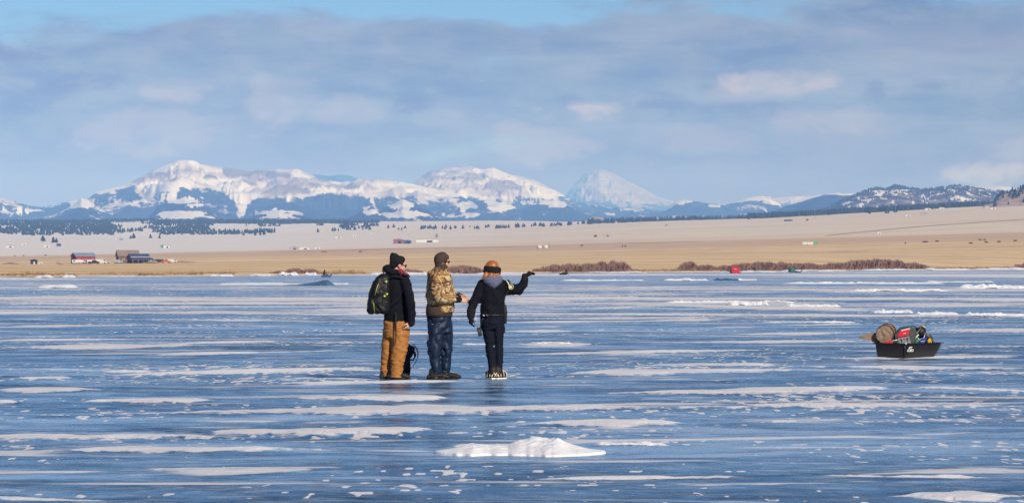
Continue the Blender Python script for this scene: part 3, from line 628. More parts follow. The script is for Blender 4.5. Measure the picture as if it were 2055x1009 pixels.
# rocky knoll at the right edge
def hillock(name, pts, D, wf, mat, seed, amp=.2):
    a0 = np.array(pts); c = np.linspace(a0[0, 0], a0[-1, 0], 160); t = np.linspace(-1, 1, 50); Cc, T = np.meshgrid(c, t)
    Y = D + T * wf; zc = CH + (HZ - np.interp(Cc, a0[:, 0], a0[:, 1])) * D / F; zb = land_z(Cc, Y) - 3
    rel = np.clip(zc - zb, 0, None); z = zb + rel * (1 - T * T) * (1 + amp * (fbm(Cc * .08, T * 5, seed, 4) - .5) * (np.abs(T) > .05))
    return grid_mesh(name, np.stack([(Cc - CX) * Y / F, Y, z], -1), None, mat)
rockm, nt, b = material("pink_rock_slope")
geo = nn(nt, 'ShaderNodeNewGeometry').outputs['Position']; q = noise(nt, geo, .05, 6, .7)
nt.links.new(mix(nt, maprange(nt, q, .42, .58), (0.30, 0.22, 0.17), (0.50, 0.36, 0.28)), b.inputs['Base Color']); b.inputs['Roughness'].default_value = .95
kn = hillock("knoll", [(1975, 413), (1992, 409), (2002, 398), (2012, 391), (2030, 387), (2041, 382), (2055, 376), (2120, 370), (2260, 385)], 8300, 420, rockm, 3); tag(kn, kind='structure')
kn2 = hillock("hill", [(1165, 449), (1180, 440), (1190, 436), (1204, 435.5), (1214, 440), (1222, 449)], 12500, 300, rockm, 4); tag(kn2, kind='structure')
for i in range(46):
    px = rng.uniform(1996, 2070); f_ = rng.uniform(.0, 1); Y = 8300 - 380 * f_
    top = float(np.interp(px, [1975, 1992, 2002, 2012, 2030, 2041, 2055, 2120], [413, 409, 398, 391, 387, 382, 376, 370])); lo = float(np.interp(px, [1975, 2070], [414, 410]))
    zc = CH + (HZ - top) * 8300 / F; zb = float(land_z(px, Y)) - 3; T = (Y - 8300) / 420
    o = bpy.data.objects.new("pine_tree", rng.choice(protos)); COL.objects.link(o); h = rng.uniform(7, 13)
    o.scale = (h, h, h); o.location = ((px - CX) * Y / F, Y, zb + max(0, zc - zb) * (1 - T * T) - .8); o.rotation_euler = (0, 0, rng.random() * 6)
    tag(o, "dark pine growing on the pink rocky knoll at the right edge", "tree", "pines on the rocky knoll")
# speckle of pines over the wooded hill on the right (thousands, one mass)
hillw = MB()
fcrest = ranges[7][0]; ax_ = np.array(fcrest)
for _ in range(5200):
    px = rng.uniform(1600, 2060); t = rng.random() ** 1.2; D = 16500; Yt = D - t * 2400
    i0 = int(np.argmin(np.abs(cm - px))); j0 = int(np.argmin(np.abs(rm - Yt)))
    if clearing(px, Yt, 17, 7) < .40: continue
    pine(hillw, Xm[j0, i0] + rng.uniform(-2, 2), Ym[j0, i0], Zm[j0, i0] - 1, rng.uniform(5, 10), rng.uniform(3, 5), rng)
tag(hillw.build("hill_woods", pinem, None, False), kind='stuff')

# ================================================================== SHORE BRUSH
brushm = simple_mat("willow_twigs", (0.21, 0.125, 0.105), .95, var=.45, scale=.8)
sedgem = simple_mat("dry_sedge", (0.36, 0.25, 0.14), .95, var=.4, scale=.8)
def thicket(label, x0, x1, hp, mat, dens=1.0, seed=1, back=20, group=None):
    r = random.Random(seed); mb = MB(); cxp = (x0 + x1) / 2; Y0 = float(gy(shore_py(cxp))) + back; ox = (cxp - CX) * Y0 / F
    px = x0
    while px < x1:
        hh = float(np.interp((px - x0) / (x1 - x0), *hp)) * (.75 + .5 * vn2(np.array([px * .12]), np.array([seed * 3.1]), seed)[0])
        for _ in range(int(3 * dens) + 1):
            Yb = float(gy(shore_py(px))) + back + r.uniform(-14, 14); sc = Yb / F; xb = (px + r.uniform(-3, 3) - CX) * sc - ox; zb = float(land_z(px, Yb)) - .1
            H = hh * sc * r.uniform(.65, 1.1)
            for _ in range(15):
                a = r.uniform(-1, 1); d = r.uniform(-1, 1); tx = xb + a * H * .42; ty = Yb - Y0 + d * H * .4; tz = zb + H * (1 - .28 * a * a) * r.uniform(.7, 1.0); w = H * r.uniform(.02, .045)
                mb.add([(xb + a * .2 * H - w, Yb - Y0, zb), (xb + a * .2 * H + w, Yb - Y0 + .1, zb), (tx + w * .8, ty, tz * .8 + zb * .2), (tx, ty, tz), (tx - w * .8, ty, tz * .75 + zb * .25)], [(0, 1, 2, 3, 4)])
        px += 1.6 + r.random() * 1.0
    o = mb.build("willow_thicket" if mat is brushm else "sedge_clump", mat, None, False); o.location = (ox, Y0, 0)
    return tag(o, label, "bush", group)
thicket("long reddish willow thicket on the shore right of the raised glove", 1070, 1286, ([0, .15, .5, .75, .82, .9, 1], [5, 15, 16, 21, 20, 8, 3]), brushm, 1.4, 1)
thicket("first rounded willow clump left of the red tent", 1362, 1396, ([0, .3, .8, 1], [6, 19, 17, 9]), brushm, 3.2, 2)
thicket("second rounded willow clump left of the red tent", 1400, 1430, ([0, .3, .7, 1], [8, 15, 14, 8]), brushm, 3.4, 3)
thicket("tall reddish willow thicket behind both fishing tents", 1432, 1866, ([0, .2, .35, .5, .66, .7, .74, .8, .9, 1], [8, 19, 15, 14, 20, 18, 22, 20, 16, 5]), brushm, 1.5, 4)
thicket("low willow bush cut by the right edge of the picture", 2040, 2080, ([0, 1], [10, 14]), brushm, 1.4, 5)
thicket("pair of dark willow bushes on the shore above the snow bank", 576, 640, ([0, .2, .5, .8, 1], [6, 12, 9, 15, 6]), brushm, 1.5, 6, 12)
thicket("small willow bush left of the pair of dark bushes", 543, 572, ([0, .5, 1], [4, 9, 5]), brushm, 1.3, 7, 10)
thicket("reddish willow bush showing between the camouflage man and the woman", 898, 972, ([0, .4, .8, 1], [13, 15, 12, 5]), brushm, 1.4, 8, 16)
thicket("small willow bush behind the collar of the man with the backpack", 812, 850, ([0, .3, 1], [10, 9, 4]), brushm, 1.3, 9, 16)
thicket("low bank of dry sedge left of the man with the backpack", 632, 735, ([0, .3, .8, 1], [8, 6, 9, 4]), sedgem, 1.2, 10, 10)
thicket("long low bank of dry brown sedge on the left shore", -60, 150, ([0, .45, .55, .8, 1], [6, 7, 10, 8, 5]), sedgem, 1.0, 11, 6)
thicket("low dry sedge in front of the farm buildings", 150, 470, ([0, .3, .6, 1], [4, 6, 7, 8]), sedgem, 1.0, 12, 8)
thicket("thin dry sedge linking the two willow thickets", 1240, 1366, ([0, .5, 1], [4, 5, 6]), sedgem, 1.0, 13, 12)
thicket("thin dry sedge on the shore at the far right", 1866, 2045, ([0, .5, 1], [5, 5, 6]), sedgem, 1.0, 14, 10)

# ================================================================== FARM AND FAR BUILDINGS
def mk(name, c, rough=.8, **k): return simple_mat(name, c, rough, **k)
M = dict(red=mk("barn_red", (.24, .03, .03), var=.1, scale=.3), white=mk("white_paint", (.54, .53, .52), var=.05, scale=.3), steel=mk("grey_roof", (.22, .27, .33), .5, var=.1, scale=.2), brown=mk("brown_boards", (.13, .075, .05), var=.3, scale=.5),
         tanroof=mk("tan_roof", (.24, .17, .13), var=.15, scale=.4), navy=mk("blue_roof", (.045, .065, .14), .5, var=.1, scale=.3), dark=mk("dark_opening", (.02, .02, .022), var=.1), glass=mk("window_glass", (.03, .035, .045), .15),
         purple=mk("mauve_siding", (.20, .10, .13), var=.1, scale=.3), orange=mk("orange_paint", (.55, .12, .05), var=.1), green=mk("green_paint", (.10, .30, .20), var=.1, scale=.5), tire=mk("tyre_rubber", (.02, .02, .02)), grey=mk("weathered_grey", (.30, .30, .31), var=.25, scale=.5),
         hay=mk("hay", (.35, .30, .24), var=.3, scale=2.0), wood=mk("weathered_wood", (.22, .16, .12), var=.3, scale=1.0), hide=mk("black_hide", (.018, .015, .014), var=.4, scale=2.0), blue=mk("blue_paint", (.05, .10, .28), var=.1))
def place(name, label, cat, px, Y, group=None, rz=0.0, sink=.0):
    return empty(name, ((px - CX) * Y / F, Y, float(land_z(px, Y)) - sink), label, cat, group, rz)
def barn(label, px, Y, L, Wd, H, rise, wall, roof, rz=0, doors=1, wins=3, name="barn", cat="barn"):
    r = place(name, label, cat, px, Y, rz=rz, sink=.3)
    MB().prism([(-Wd / 2, 0), (Wd / 2, 0), (Wd / 2, H), (0, H + rise), (-Wd / 2, H)], -L / 2, L / 2, 'x').build("wall", wall, r, False)
    mb = MB(); e = .5
    for s_ in (-1, 1):
        mb.prism([(0, H + rise + .05), (0, H + rise + .35), (s_ * (Wd / 2 + e), H - e * rise / (Wd / 2) + .35), (s_ * (Wd / 2 + e), H - e * rise / (Wd / 2) + .05)], -L / 2 - e, L / 2 + e, 'x')
    mb.build("roof", roof, r, False)
    for i in range(doors):
        MB().box((-L / 2 - .05, (i - (doors - 1) / 2) * 3.6, H * .38), (.1, 3.0, H * .76)).build("door", M['dark'], r, False)
    for i in range(wins):
        x = -L / 2 + (i + .5) * L / wins
        f_ = MB().box((x, -Wd / 2 - .04, H * .55), (1.4, .08, 1.1)).build("window", M['white'], r, False)
        MB().box((x, -Wd / 2 - .1, H * .55), (1.1, .05, .8)).build("pane", M['glass'], f_, False)
    return r
b1 = barn("red barn with grey roof on the golden field at left", 167, 2460, 12.5, 10, 5.0, 1.7, M['red'], M['steel'], R(24), 1, 3)
b2 = barn("large brown barn with tan roof on the left field", 256, 2480, 13, 10, 5.0, 3.2, M['brown'], M['tanroof'], R(14), 1, 2)
b3 = barn("brown ranch house with dark blue roof and porch beside the large brown barn", 278, 2440, 12, 8, 3.2, 2.6, M['brown'], M['navy'], R(22), 1, 4, "house", "house")
MB().prism([(-8.2, 2.3), (-8.2, 2.6), (-3.9, 3.6), (-3.9, 3.3)], -6.5, 7.5, 'x').build("porch_roof", M['navy'], b3, False)
for x in (-6, -2.5, 1, 4, 7): MB().box((x, -7.9, 1.2), (.3, .3, 2.4)).build("post", M['wood'], b3, False)
MB().box((0, -4.06, 4.15), (12.2, .1, .55)).build("clerestory", M['hay'], b3, False)
def vehicle(label, px, Y, kind, body, rz=0, group=None, cat="truck"):
    r = place("parked_truck" if kind != 'trailer' else "trailer", label, cat, px, Y, group, rz)
    if kind == 'truck':
        MB().prism([(-2.8, .5), (2.9, .5), (2.9, 1.15), (1.7, 1.3), (1.0, 1.95), (-.6, 1.95), (-.8, 1.25), (-2.8, 1.25)], -.95, .95).build("body", body, r, False)
        MB().prism([(1.45, 1.3), (.95, 1.82), (-.45, 1.82), (-.5, 1.3)], -.98, .98).build("window", M['glass'], r, False)
        xs = (-1.8, 1.9)
    elif kind == 'van':
        MB().prism([(-2.8, .5), (2.8, .5), (2.8, 1.4), (2.2, 2.3), (-2.8, 2.4)], -1, 1).build("body", body, r, False)
        MB().prism([(2.5, 1.5), (2.05, 2.15), (1.2, 2.15), (1.2, 1.5)], -1.03, 1.03).build("window", M['glass'], r, False)
        xs = (-1.8, 1.8)
    else:
        MB().box((0, 0, 1.5), (5, 2.3, 2.0)).build("body", body, r, False); MB().box((-1.2, -1.16, 1.7), (1.2, .1, .6)).build("window", M['glass'], r, False); MB().box((3.3, 0, .7), (1.8, .2, .2)).build("hitch", M['grey'], r, False)
        xs = (-.8, .4)
    for x in xs:
        for y in (-.95, .95): MB().tube([(x, y - .15, .4), (x, y + .15, .4)], .42, 12).build("wheel", M['tire'], r, False)
    return r
vehicle("white box trailer parked at the left end of the red barn", 153, 2425, 'trailer', M['white'], R(3), cat="trailer")
for i, (px, lb) in enumerate([(164, "first white pickup right of the trailer in front of the red barn"), (174, "second white pickup right of the trailer in front of the red barn"), (184, "white pickup at the right end of the red barn")]):
    vehicle(lb, px, 2415 - i * 2, ('van', 'truck', 'van')[i], M['white'], R(6 - 20 * (i == 1)), "white vehicles parked before the red barn")
vehicle("black and white truck parked alone below the red barn", 188, 2000, 'truck', M['dark'], R(0), cat="truck")
vehicle("white van parked beside the black and white truck", 203, 2010, 'van', M['white'], R(4), cat="van")
vehicle("pale grey truck parked between the two barns", 211, 2440, 'truck', M['grey'], R(10))
vehicle("white camper parked before the gable of the large brown barn", 237, 2400, 'van', M['grey'], R(5), cat="camper")
vehicle("grey truck parked just right of the brown ranch house", 306, 2430, 'truck', M['grey'], R(8))
vehicle("dark truck parked between the grey and orange vehicles", 320, 2440, 'van', M['dark'], R(8))
vehicle("orange truck parked right of the ranch house", 333, 2430, 'truck', M['orange'], R(0))
vehicle("white van parked right of the orange truck", 346, 2435, 'van', M['white'], R(0), cat="van")
def shed(label, px, Y, L, Wd, H, wall, roof=None, name="shed", cat="shed"):
    r = place(name, label, cat, px, Y, sink=.2)
    MB().prism([(-L / 2, 0), (L / 2, 0), (L / 2, H), (L * .12, H * 1.25), (-L / 2, H * 1.1)], -Wd / 2, Wd / 2).build("wall", wall, r, False)
    MB().prism([(-L / 2 - .3, H * 1.1 + .04), (L * .12, H * 1.25 + .04), (L / 2 + .3, H + .04), (L / 2 + .3, H + .3), (L * .12, H * 1.25 + .34), (-L / 2 - .3, H * 1.1 + .34)], -Wd / 2 - .3, Wd / 2 + .3).build("roof", roof or wall, r, False)
    MB().box((L * .1, -Wd / 2 - .05, H * .4), (L * .25, .08, H * .7)).build("door", M['dark'] if wall is not M['dark'] else M['white'], r, False)
    return r
shed("small dark shed with a white door left of the red barn", 68, 2300, 3.6, 3, 2.1, M['dark'])
shed("low white shelter beside the small dark shed", 82, 2310, 2.6, 2, .9, M['white'])
shed("pale cabin on the plain at the far left", 20, 5300, 11, 6, 2.6, M['white'], M['navy'], "house", "house")
shed("white trailer home above the left field", 48, 5600, 6, 4, 2, M['white'], None, "house", "house")
shed("white house left of the red barn's roof on the snowy plain", 94, 5300, 8, 5, 2.2, M['white'], None, "house", "house")
shed("dark house with blue roof behind the red barn", 118, 5400, 6, 5, 2.8, M['navy'], M['navy'], "house", "house")
shed("white house with green roof right of the ranch vehicles", 335, 5000, 8, 6, 3, M['white'], M['green'], "house", "house")
shed("small dark house left of the green-roofed one", 326, 5050, 5, 4, 2.5, M['green'], M['navy'], "house", "house")
shed("pale house above the large brown barn", 243, 6500, 7, 4, 2.4, M['steel'], None, "house", "house")
shed("grey farm building with long low roof left of the white trailers", 590, 4550, 10, 6, 2.6, M['grey'], M['steel'], "shed", "farm shed")
shed("long white trailer home in the middle plain", 611, 4560, 12, 4, 1.8, M['white'], None, "house", "trailer home")
shed("shorter white trailer home right of the long one", 637, 4560, 6, 4, 1.8, M['white'], None, "house", "trailer home")
shed("small house with red roof on the middle plain", 679, 5900, 9, 5, 2.2, M['white'], M['purple'], "house", "house")
shed("tiny white hut right of the red-roofed house", 711, 6100, 4, 3, 2.2, M['white'])
shed("tiny dark roofed hut high on the middle plain", 748, 6900, 6, 4, 2.2, M['white'], M['navy'])
shed("mauve barn just above the hat of the man with the backpack", 800, 4900, 13, 8, 4.6, M['purple'], M['purple'], "barn", "barn")
shed("dark blue barn attached to the right of the mauve one", 818, 4880, 9, 7, 3.6, M['navy'], M['blue'], "barn", "barn")
shed("long low white house with a brown roof left of the camouflage man's hood", 858, 5000, 28, 8, 3.2, M['white'], M['tanroof'], "house", "house")
shed("white silo hut behind the long low white house", 876, 5600, 5, 4, 4.6, M['steel'])
shed("flat grey farm shed far right of the pointing woman", 1218, 5100, 10, 6, 2.4, M['grey'], M['steel'], "shed", "farm shed")
shed("tiny dark hut left of the flat grey shed", 1195, 5100, 4, 3, 2.2, M['brown'])
shed("tiny house alone on the plain above the red tent", 1337, 6300, 5, 4, 2.2, M['grey'], M['navy'], "house", "house")
shed("pale ranch house on the plain above the black cattle", 1822, 6300, 9, 5, 2.4, M['white'], M['purple'], "house", "house")
shed("low grey shed beside the pale ranch house", 1855, 6600, 11, 5, 1.8, M['grey'], M['wood'])
shed("white farmhouse among the pines on the right slope", 1862, 8000, 12, 6, 3, M['white'], M['steel'], "house", "house")
shed("white hut right of the farmhouse among the pines", 1890, 8200, 10, 6, 2.6, M['white'])
shed("dark-ended white house high on the right plain", 1993, 7000, 9, 5, 3, M['white'], M['navy'], "house", "house")
shed("tiny white hut near the top of the right plain", 1981, 7900, 6, 5, 2.2, M['white'])
shed("tiny pale hut beyond the dark-ended house", 2013, 7800, 9, 5, 2.0, M['grey'])
shed("blue-grey farmstead above the white and green trailer", 1582, 6500, 14, 6, 2.2, M['navy'], M['grey'], "shed", "farm shed")
shed("small dark shed right of the blue-grey farmstead", 1620, 6400, 4, 3, 2.2, M['brown'])
shed("small white hut halfway up the right plain", 1764, 4600, 4, 3, 2.0, M['white'])
r = place("trailer", "long white trailer with a green end on the golden field", "trailer", 1625, 3000, sink=.1)
MB().box((-1.5, 0, 1.5), (8.2, 2.6, 2.2)).build("body", M['white'], r, False); MB().box((4.4, 0, 1.6), (3.0, 2.61, 2.3)).build("green_end", M['green'], r, False)
for x in (-4.2, -1.6, .6): MB().box((x, -1.32, 2.2), (1.1, .06, .8)).build("window", M['hay'], r, False)
for x in (-2, 3): MB().tube([(x, -1.3, .4), (x, -.9, .4)], .42, 10).build("wheel", M['tire'], r, False)
for px, lb in ((1082.5, "left one of two white stock tanks on the field"), (1095, "right one of two white stock tanks on the field")):
    r = place("stock_tank", lb, "tank", px, 3400, "white stock tanks")
    MB().tube([(0, 0, 0), (0, 0, 2.4)], 2.0, 20).build("body", M['white'], r, True); MB().stack([(0, 0, 2.4, 2.05, 2.05), (0, 0, 2.5, 2.05, 2.05), (0, 0, 2.9, .4, .4)], 20).build("lid", M['white'], r, False)
for i, (px, Y, s_) in enumerate([(119, 2150, 1.0), (123, 2140, .9)]):
    r = place("hay_bale", ["taller grey round hay bale standing in the left field", "shorter grey round hay bale standing in the left field"][i], "hay bale", px, Y)
    MB().tube([(-.6 * s_, 0, .9 * s_), (.6 * s_, 0, .9 * s_)], .95 * s_, 16, cap='round').build("bale", M['hay'], r)
for i, (px, Y, w, lb) in enumerate([(22, 2350, 8, "dark pile of brush at the far left field"), (304, 2250, 8, "dark pile of brush below the ranch vehicles"), (365, 2500, 16, "long dark brush row right of the ranch vehicles"), (650, 3600, 4, "small dark brush pile in the middle field")]):
    mb = MB(); rr = random.Random(i)
    for _ in range(60):
        x = rr.uniform(-w / 2, w / 2); z = rr.uniform(.1, .9) * (1 - abs(x) / w * 1.4); a = rr.uniform(-.6, .6)
        mb.tube([(x - math.cos(a), rr.uniform(-1, 1), z - math.sin(a) * .4), (x + math.cos(a), rr.uniform(-1, 1), z + math.sin(a) * .4)], .11, 5)
    o = mb.build("brush_pile", M['wood'], None, False); o.location = ((px - CX) * Y / F, Y, float(land_z(px, Y))); tag(o, lb, "brush pile")
# utility poles on the plain
def pole(px, Y, h, lb):
    r = place("utility_pole", lb, "utility pole", px, Y, "utility poles crossing the plain", R(10))
    MB().tube([(0, 0, 0), (0, 0, h)], [.22, .16], 8).build("post", M['grey'], r); MB().box((0, 0, h - 1), (3.0, .2, .25)).build("crossarm", M['grey'], r, False)
for px, h, lb in [(669, 15, "thin pole above the small house with red roof"), (808, 14, "thin pole behind the mauve barn"), (960, 15, "thin pole above and left of the woman's hair"), (1121, 15, "thin pole above the two stock tanks"), (1286, 15, "thin pole on the plain above the right end of the first willow thicket"),
                  (1451, 15, "thin pole on the plain above the willow clumps left of the red tent"), (1635, 16, "thin pole above the long white trailer"), (1797, 17, "thin pole below the hut among pines"), (1968, 18, "rightmost thin pole, on the slope below the knoll")]:
    pole(px, 7200, h, lb)
place("utility_pole", "short dark post right of the stock tanks", "post", 1102, 3500)
pr_ = [o for o in COL.objects if o.name.startswith("utility_pole") and o.get('category') == 'post'][0]; MB().tube([(0, 0, 0), (0, 0, 4.5)], .22, 8).build("post", M['wood'], pr_)
MB().box((0, 0, 4.2), (.8, .3, .3)).build("cap", M['wood'], pr_, False)
# black cattle
def cow(px, Y, rz, graze, lb):
    mb = MB()
    mb.tube([(-1.05, 0, 1.05), (-.7, 0, 1.02), (0, 0, .98), (.6, 0, 1.02), (.95, 0, 1.12)], [.22, .36, .40, .38, .26], 12, cap='round')
    hz_ = .35 if graze else 1.25
    mb.tube([(.85, 0, 1.12), (1.2, 0, (1.2 + hz_) / 2 + .1), (1.45, 0, hz_ + .15)], [.26, .19, .16], 10, cap='round'); mb.tube([(1.38, 0, hz_ + .2), (1.75, 0, hz_ - .05)], [.16, .10], 10, cap='round')
    for x, b_ in ((-.85, -1), (-.75, -1), (.6, 1), (.72, 1)):
        y = .2 if x in (-.85, .6) else -.2; k_ = .1 * b_
        mb.tube([(x, y, .95), (x - .04 * b_, y, .5), (x + .03 * b_, y, .0)], [.17, .08, .07], 8)
    mb.tube([(-1.12, 0, 1.2), (-1.22, 0, .9), (-1.2, 0, .45)], [.04, .03, .06], 6)
    for y in (-.2, .2): mb.tube([(1.35, y * .6, hz_ + .3), (1.3, y * 1.6, hz_ + .32)], [.05, .02], 5)
    o = soft("cow", mb, M['hide'], None, .06, 2); o.location = ((px - CX) * Y / F, Y, float(land_z(px, Y))); o.rotation_euler = (0, 0, rz)
    return tag(o, lb, "cow", "black cattle grazing on the golden field")
for q in [(1817, 2900, R(70), 1, "leftmost black cow, seen end-on"), (1854, 2950, R(20), 1, "left cow of the close pair right of the leftmost cow"), (1860, 2950, R(160), 0, "right cow of the close pair right of the leftmost cow"), (1880, 2980, R(10), 1, "lone black cow between the close pair and the right group"),
          (1948, 2780, R(5), 1, "nearest black cow at the left of the right group"), (1967, 3020, R(175), 0, "black cow upper left in the right group"), (1975.5, 3030, R(40), 1, "black cow upper right in the right group"), (1979, 2830, R(10), 1, "black cow in the middle of the right group"),
          (2005, 2830, R(175), 1, "black cow second from the right edge"), (2037, 2870, R(0), 1, "rightmost black cow near the picture edge")]: cow(*q)
for i, (px, Y) in enumerate([(723, 3300), (1249, 3300), (1255, 3300), (1168, 3600), (30, 4000), (47, 4050), (91, 4100)]):
    cow(px, Y, R(10 + 60 * i), i % 2, ["dark cow alone above the sedge bank in mid field", "left cow of the tiny pair above the first willow thicket", "right cow of the tiny pair above the first willow thicket", "tiny cow left of the tiny pair", "left dark cow on the far left field", "middle dark cow on the far left field", "dark cow just left of the red barn's roof"][i])

# ================================================================== FISHERMEN NEAR THE FAR SHORE
redm = mk("red_tent_cloth", (.48, .012, .03), .7, var=.15, scale=1.0); greenm = mk("green_tent_cloth", (.02, .11, .08), .7, var=.2, scale=1.0); blk = mk("black_cloth", (.012, .012, .014), .8, var=.3); 
def ice_place(name, label, cat, px, py, rz=0, group=None):
    Y = gy(py); return empty(name, ((px - CX) * Y / F, Y, .0), label, cat, group, rz)
r = ice_place("fishing_tent", "red ice fishing tent with a dark left side in front of the tall willow thicket", "tent", 1475, 548)
MB().prism([(-1.0, 0), (1.35, 0), (1.25, 1.2), (.55, 1.75), (-1.0, 1.9)], -.8, .8).build("cloth", redm, r, False, .03)
MB().prism([(-1.35, 0), (-1.0, 0), (-1.0, 1.9), (-1.25, 1.6)], -.75, .75).build("door_flap", blk, r, False)
MB().box((.2, 0, .06), (3.0, 1.5, .28)).build("sled_base", blk, r, False, .03)
MB().prism([(-.3, 1.15), (.4, 1.0), (.42, 1.12), (-.28, 1.28)], -.83, -.81).build("stripe", M['white'], r, False)
r.scale = (.74, .74, .74)
r = ice_place("fishing_tent", "dark green cube fishing tent before the willow thicket", "tent", 1588.5, 546.8)
MB().stack([(0, 0, 0, .95, .8), (0, 0, .6, 1.0, .85), (0, 0, 1.35, .9, .75), (0, 0, 1.62, .6, .5)], 16, pw=5).build("cloth", greenm, r, False)
MB().box((-.45, -.8, .7), (.4, .06, .9)).build("door_flap", blk, r, False)
r.scale = (.72, .72, .72)
r = ice_place("utility_sled", "small dark sled right of the green tent", "sled", 1600, 546.8)
MB().prism([(-.8, 0), (.7, 0), (1.1, .45), (.95, .5), (.65, .25), (-.75, .25)], -.35, .35).build("tub", blk, r, False)
MB().box((-.3, 0, .3), (.5, .4, .2)).build("load", M['dark'], r, False)
def far_person(label, px, py, coat, seated, rz=0):
    mb = MB()
    if seated:
        mb.tube([(0, 0, .45), (.05, 0, .8), (.1, 0, 1.02)], [.19, .22, .15], 12, cap='round'); mb.ell((.14, 0, 1.22), (.11, .1, .13)); mb.tube([(.1, 0, .95), (.13, 0, 1.15)], .07, 8)
        for y in (-.12, .12):
            mb.tube([(0, y, .48), (.45, y, .5), (.48, y, .08)], [.11, .09, .07], 8, cap='round'); mb.tube([(.48, y, .05), (.68, y, .05)], .06, 8, cap='round'); mb.tube([(.08, y * 1.7, .95), (.2, y * 2, .7), (.45, y, .68)], [.07, .06, .05], 8, cap='round')
    else:
        mb.tube([(0, 0, .85), (0, 0, 1.2), (0, 0, 1.42)], [.17, .21, .14], 12, cap='round'); mb.ell((.03, 0, 1.64), (.11, .1, .13)); mb.tube([(0, 0, 1.4), (.02, 0, 1.6)], .07, 8)
        for y in (-.1, .1):
            mb.tube([(0, y, .9), (0, y, .5), (-.02, y, .08)], [.12, .09, .07], 8, cap='round'); mb.tube([(0, y, .05), (.18, y, .05)], .06, 8, cap='round'); mb.tube([(0, y * 2, 1.38), (0, y * 2.4, 1.1), (.12, y * 2.2, .9)], [.07, .06, .05], 8, cap='round')
    o = soft("person", mb, coat, None, .03, 2); Y = gy(py); o.scale = (.78, .78, .78); o.location = ((px - CX) * Y / F, Y, 0.0); o.rotation_euler = (0, 0, rz); tag(o, label, "person"); return o
far_person("tiny dark person sitting beside a sled before the long willow thicket", 1135.5, 551.5, blk, True)
far_person("tiny fisherman in dark clothes sitting near the far shore, left of the group", 650, 556, blk, True, R(20))
for px, py, lb, m_ in ((1130.5, 551.7, "dark sled beside the tiny person before the long willow thicket", blk), (655, 556.3, "blue sled beside the tiny seated fisherman", M['navy'])):
    r = ice_place("utility_sled", lb, "sled", px, py); k_ = .75
    MB().prism([(-.9 * k_, 0), (.7 * k_, 0), (1.1 * k_, .45), (.95 * k_, .5), (.65 * k_, .3), (-.85 * k_, .3)], -.35, .35).build("tub", m_, r, False); MB().box((0, 0, .35), (.5, .4, .25)).build("load", m_, r, False)
# ================================================================== PEOPLE
def merge(mb, o, Mx):
    k0 = len(mb.v); mb.v += [tuple(Mx @ Vector(v)) for v in o.v]; mb.f += [tuple(i + k0 for i in f) for f in o.f]; return mb
def rotm(yaw, pitch=0, roll=0, loc=(0, 0, 0), s=1.0):
    return Matrix.Translation(loc) @ Matrix.Rotation(yaw, 4, 'Z') @ Matrix.Rotation(-pitch, 4, 'Y') @ Matrix.Rotation(roll, 4, 'X') @ Matrix.Scale(s, 4)
def head_mb():      # faces +x, origin at the middle of the head
    m = MB()
    m.ell((-.012, 0, .022), (.096, .075, .100), 20, 14); m.ell((.028, 0, -.045), (.062, .058, .072), 16, 12); m.ell((.060, 0, -.092), (.028, .03, .024))
    m.tube([(.080, 0, .028), (.094, 0, .002), (.106, 0, -.022), (.094, 0, -.032)], [.009, .012, .016, .012], 8, cap='round')
    m.ell((.074, 0, .036), (.018, .050, .013)); m.ell((.083, 0, -.052), (.014, .024, .008)); m.ell((.080, 0, -.066), (.013, .020, .008))
    for s_ in (-1, 1):
        m.ell((-.004, s_ * .078, -.006), (.022, .010, .033)); m.ell((.058, s_ * .036, -.02), (.026, .022, .024)); m.ell((.074, s_ * .03, .012), (.011, .013, .010))
    m.tube([(-.025, 0, -.05), (-.03, 0, -.12), (-.035, 0, -.17)], [.055, .056, .07], 14)
    return m
def hand_mb(curl=(.35, .45, .35), g=1.0, spread=.06, thumb=.7, s_=1):    # wrist at origin, fingers +x, palm -z, thumb +y*s_
    m = MB()
    m.tube([(-.02, 0, 0), (.01, 0, 0), (.045, 0, 0), (.085, 0, 0)], [.027 * g, .031 * g, .041 * g, .040 * g], 12, .42 * (1 + (g - 1) * .8), (0, 0, 1), cap='round')
    for i, (y, L) in enumerate(((.031, .078), (.011, .088), (-.010, .081), (-.030, .064))):
        p = Vector((.083, y * s_, 0)); a = 0; pts = [p.copy()]; yaw = (y / .031) * spread
        for k, q in enumerate((.45, .30, .25)):
            a += curl[k] * (1 + .12 * i); p = p + Vector((math.cos(a) * math.cos(yaw), math.sin(yaw) * s_ * math.cos(a), -math.sin(a))) * L * q; pts.append(p.copy())
        m.tube(pts, [.0092 * g, .0088 * g, .0080 * g, .0068 * g], 8, cap='round')
    m.tube([(.012, .018 * s_, -.004), (.040, .042 * s_, -.012), (.040 + .032 * math.cos(thumb), (.042 + .032 * math.sin(thumb)) * s_, -.020), (.066 + .03 * math.cos(thumb), (.044 + .035 * math.sin(thumb)) * s_, -.026)], [.014 * g, .0125 * g, .0105 * g, .0085 * g], 8, cap='round')
    return m
def frame(loc, d, palm):    # matrix taking hand axes: x->d, -z->palm
    x = Vector(d).normalized(); z = -Vector(palm); z = (z - x * z.dot(x)).normalized(); y = z.cross(x)
    Mx = Matrix((( x.x, y.x, z.x, loc[0]), (x.y, y.y, z.y, loc[1]), (x.z, y.z, z.z, loc[2]), (0, 0, 0, 1))); return Mx
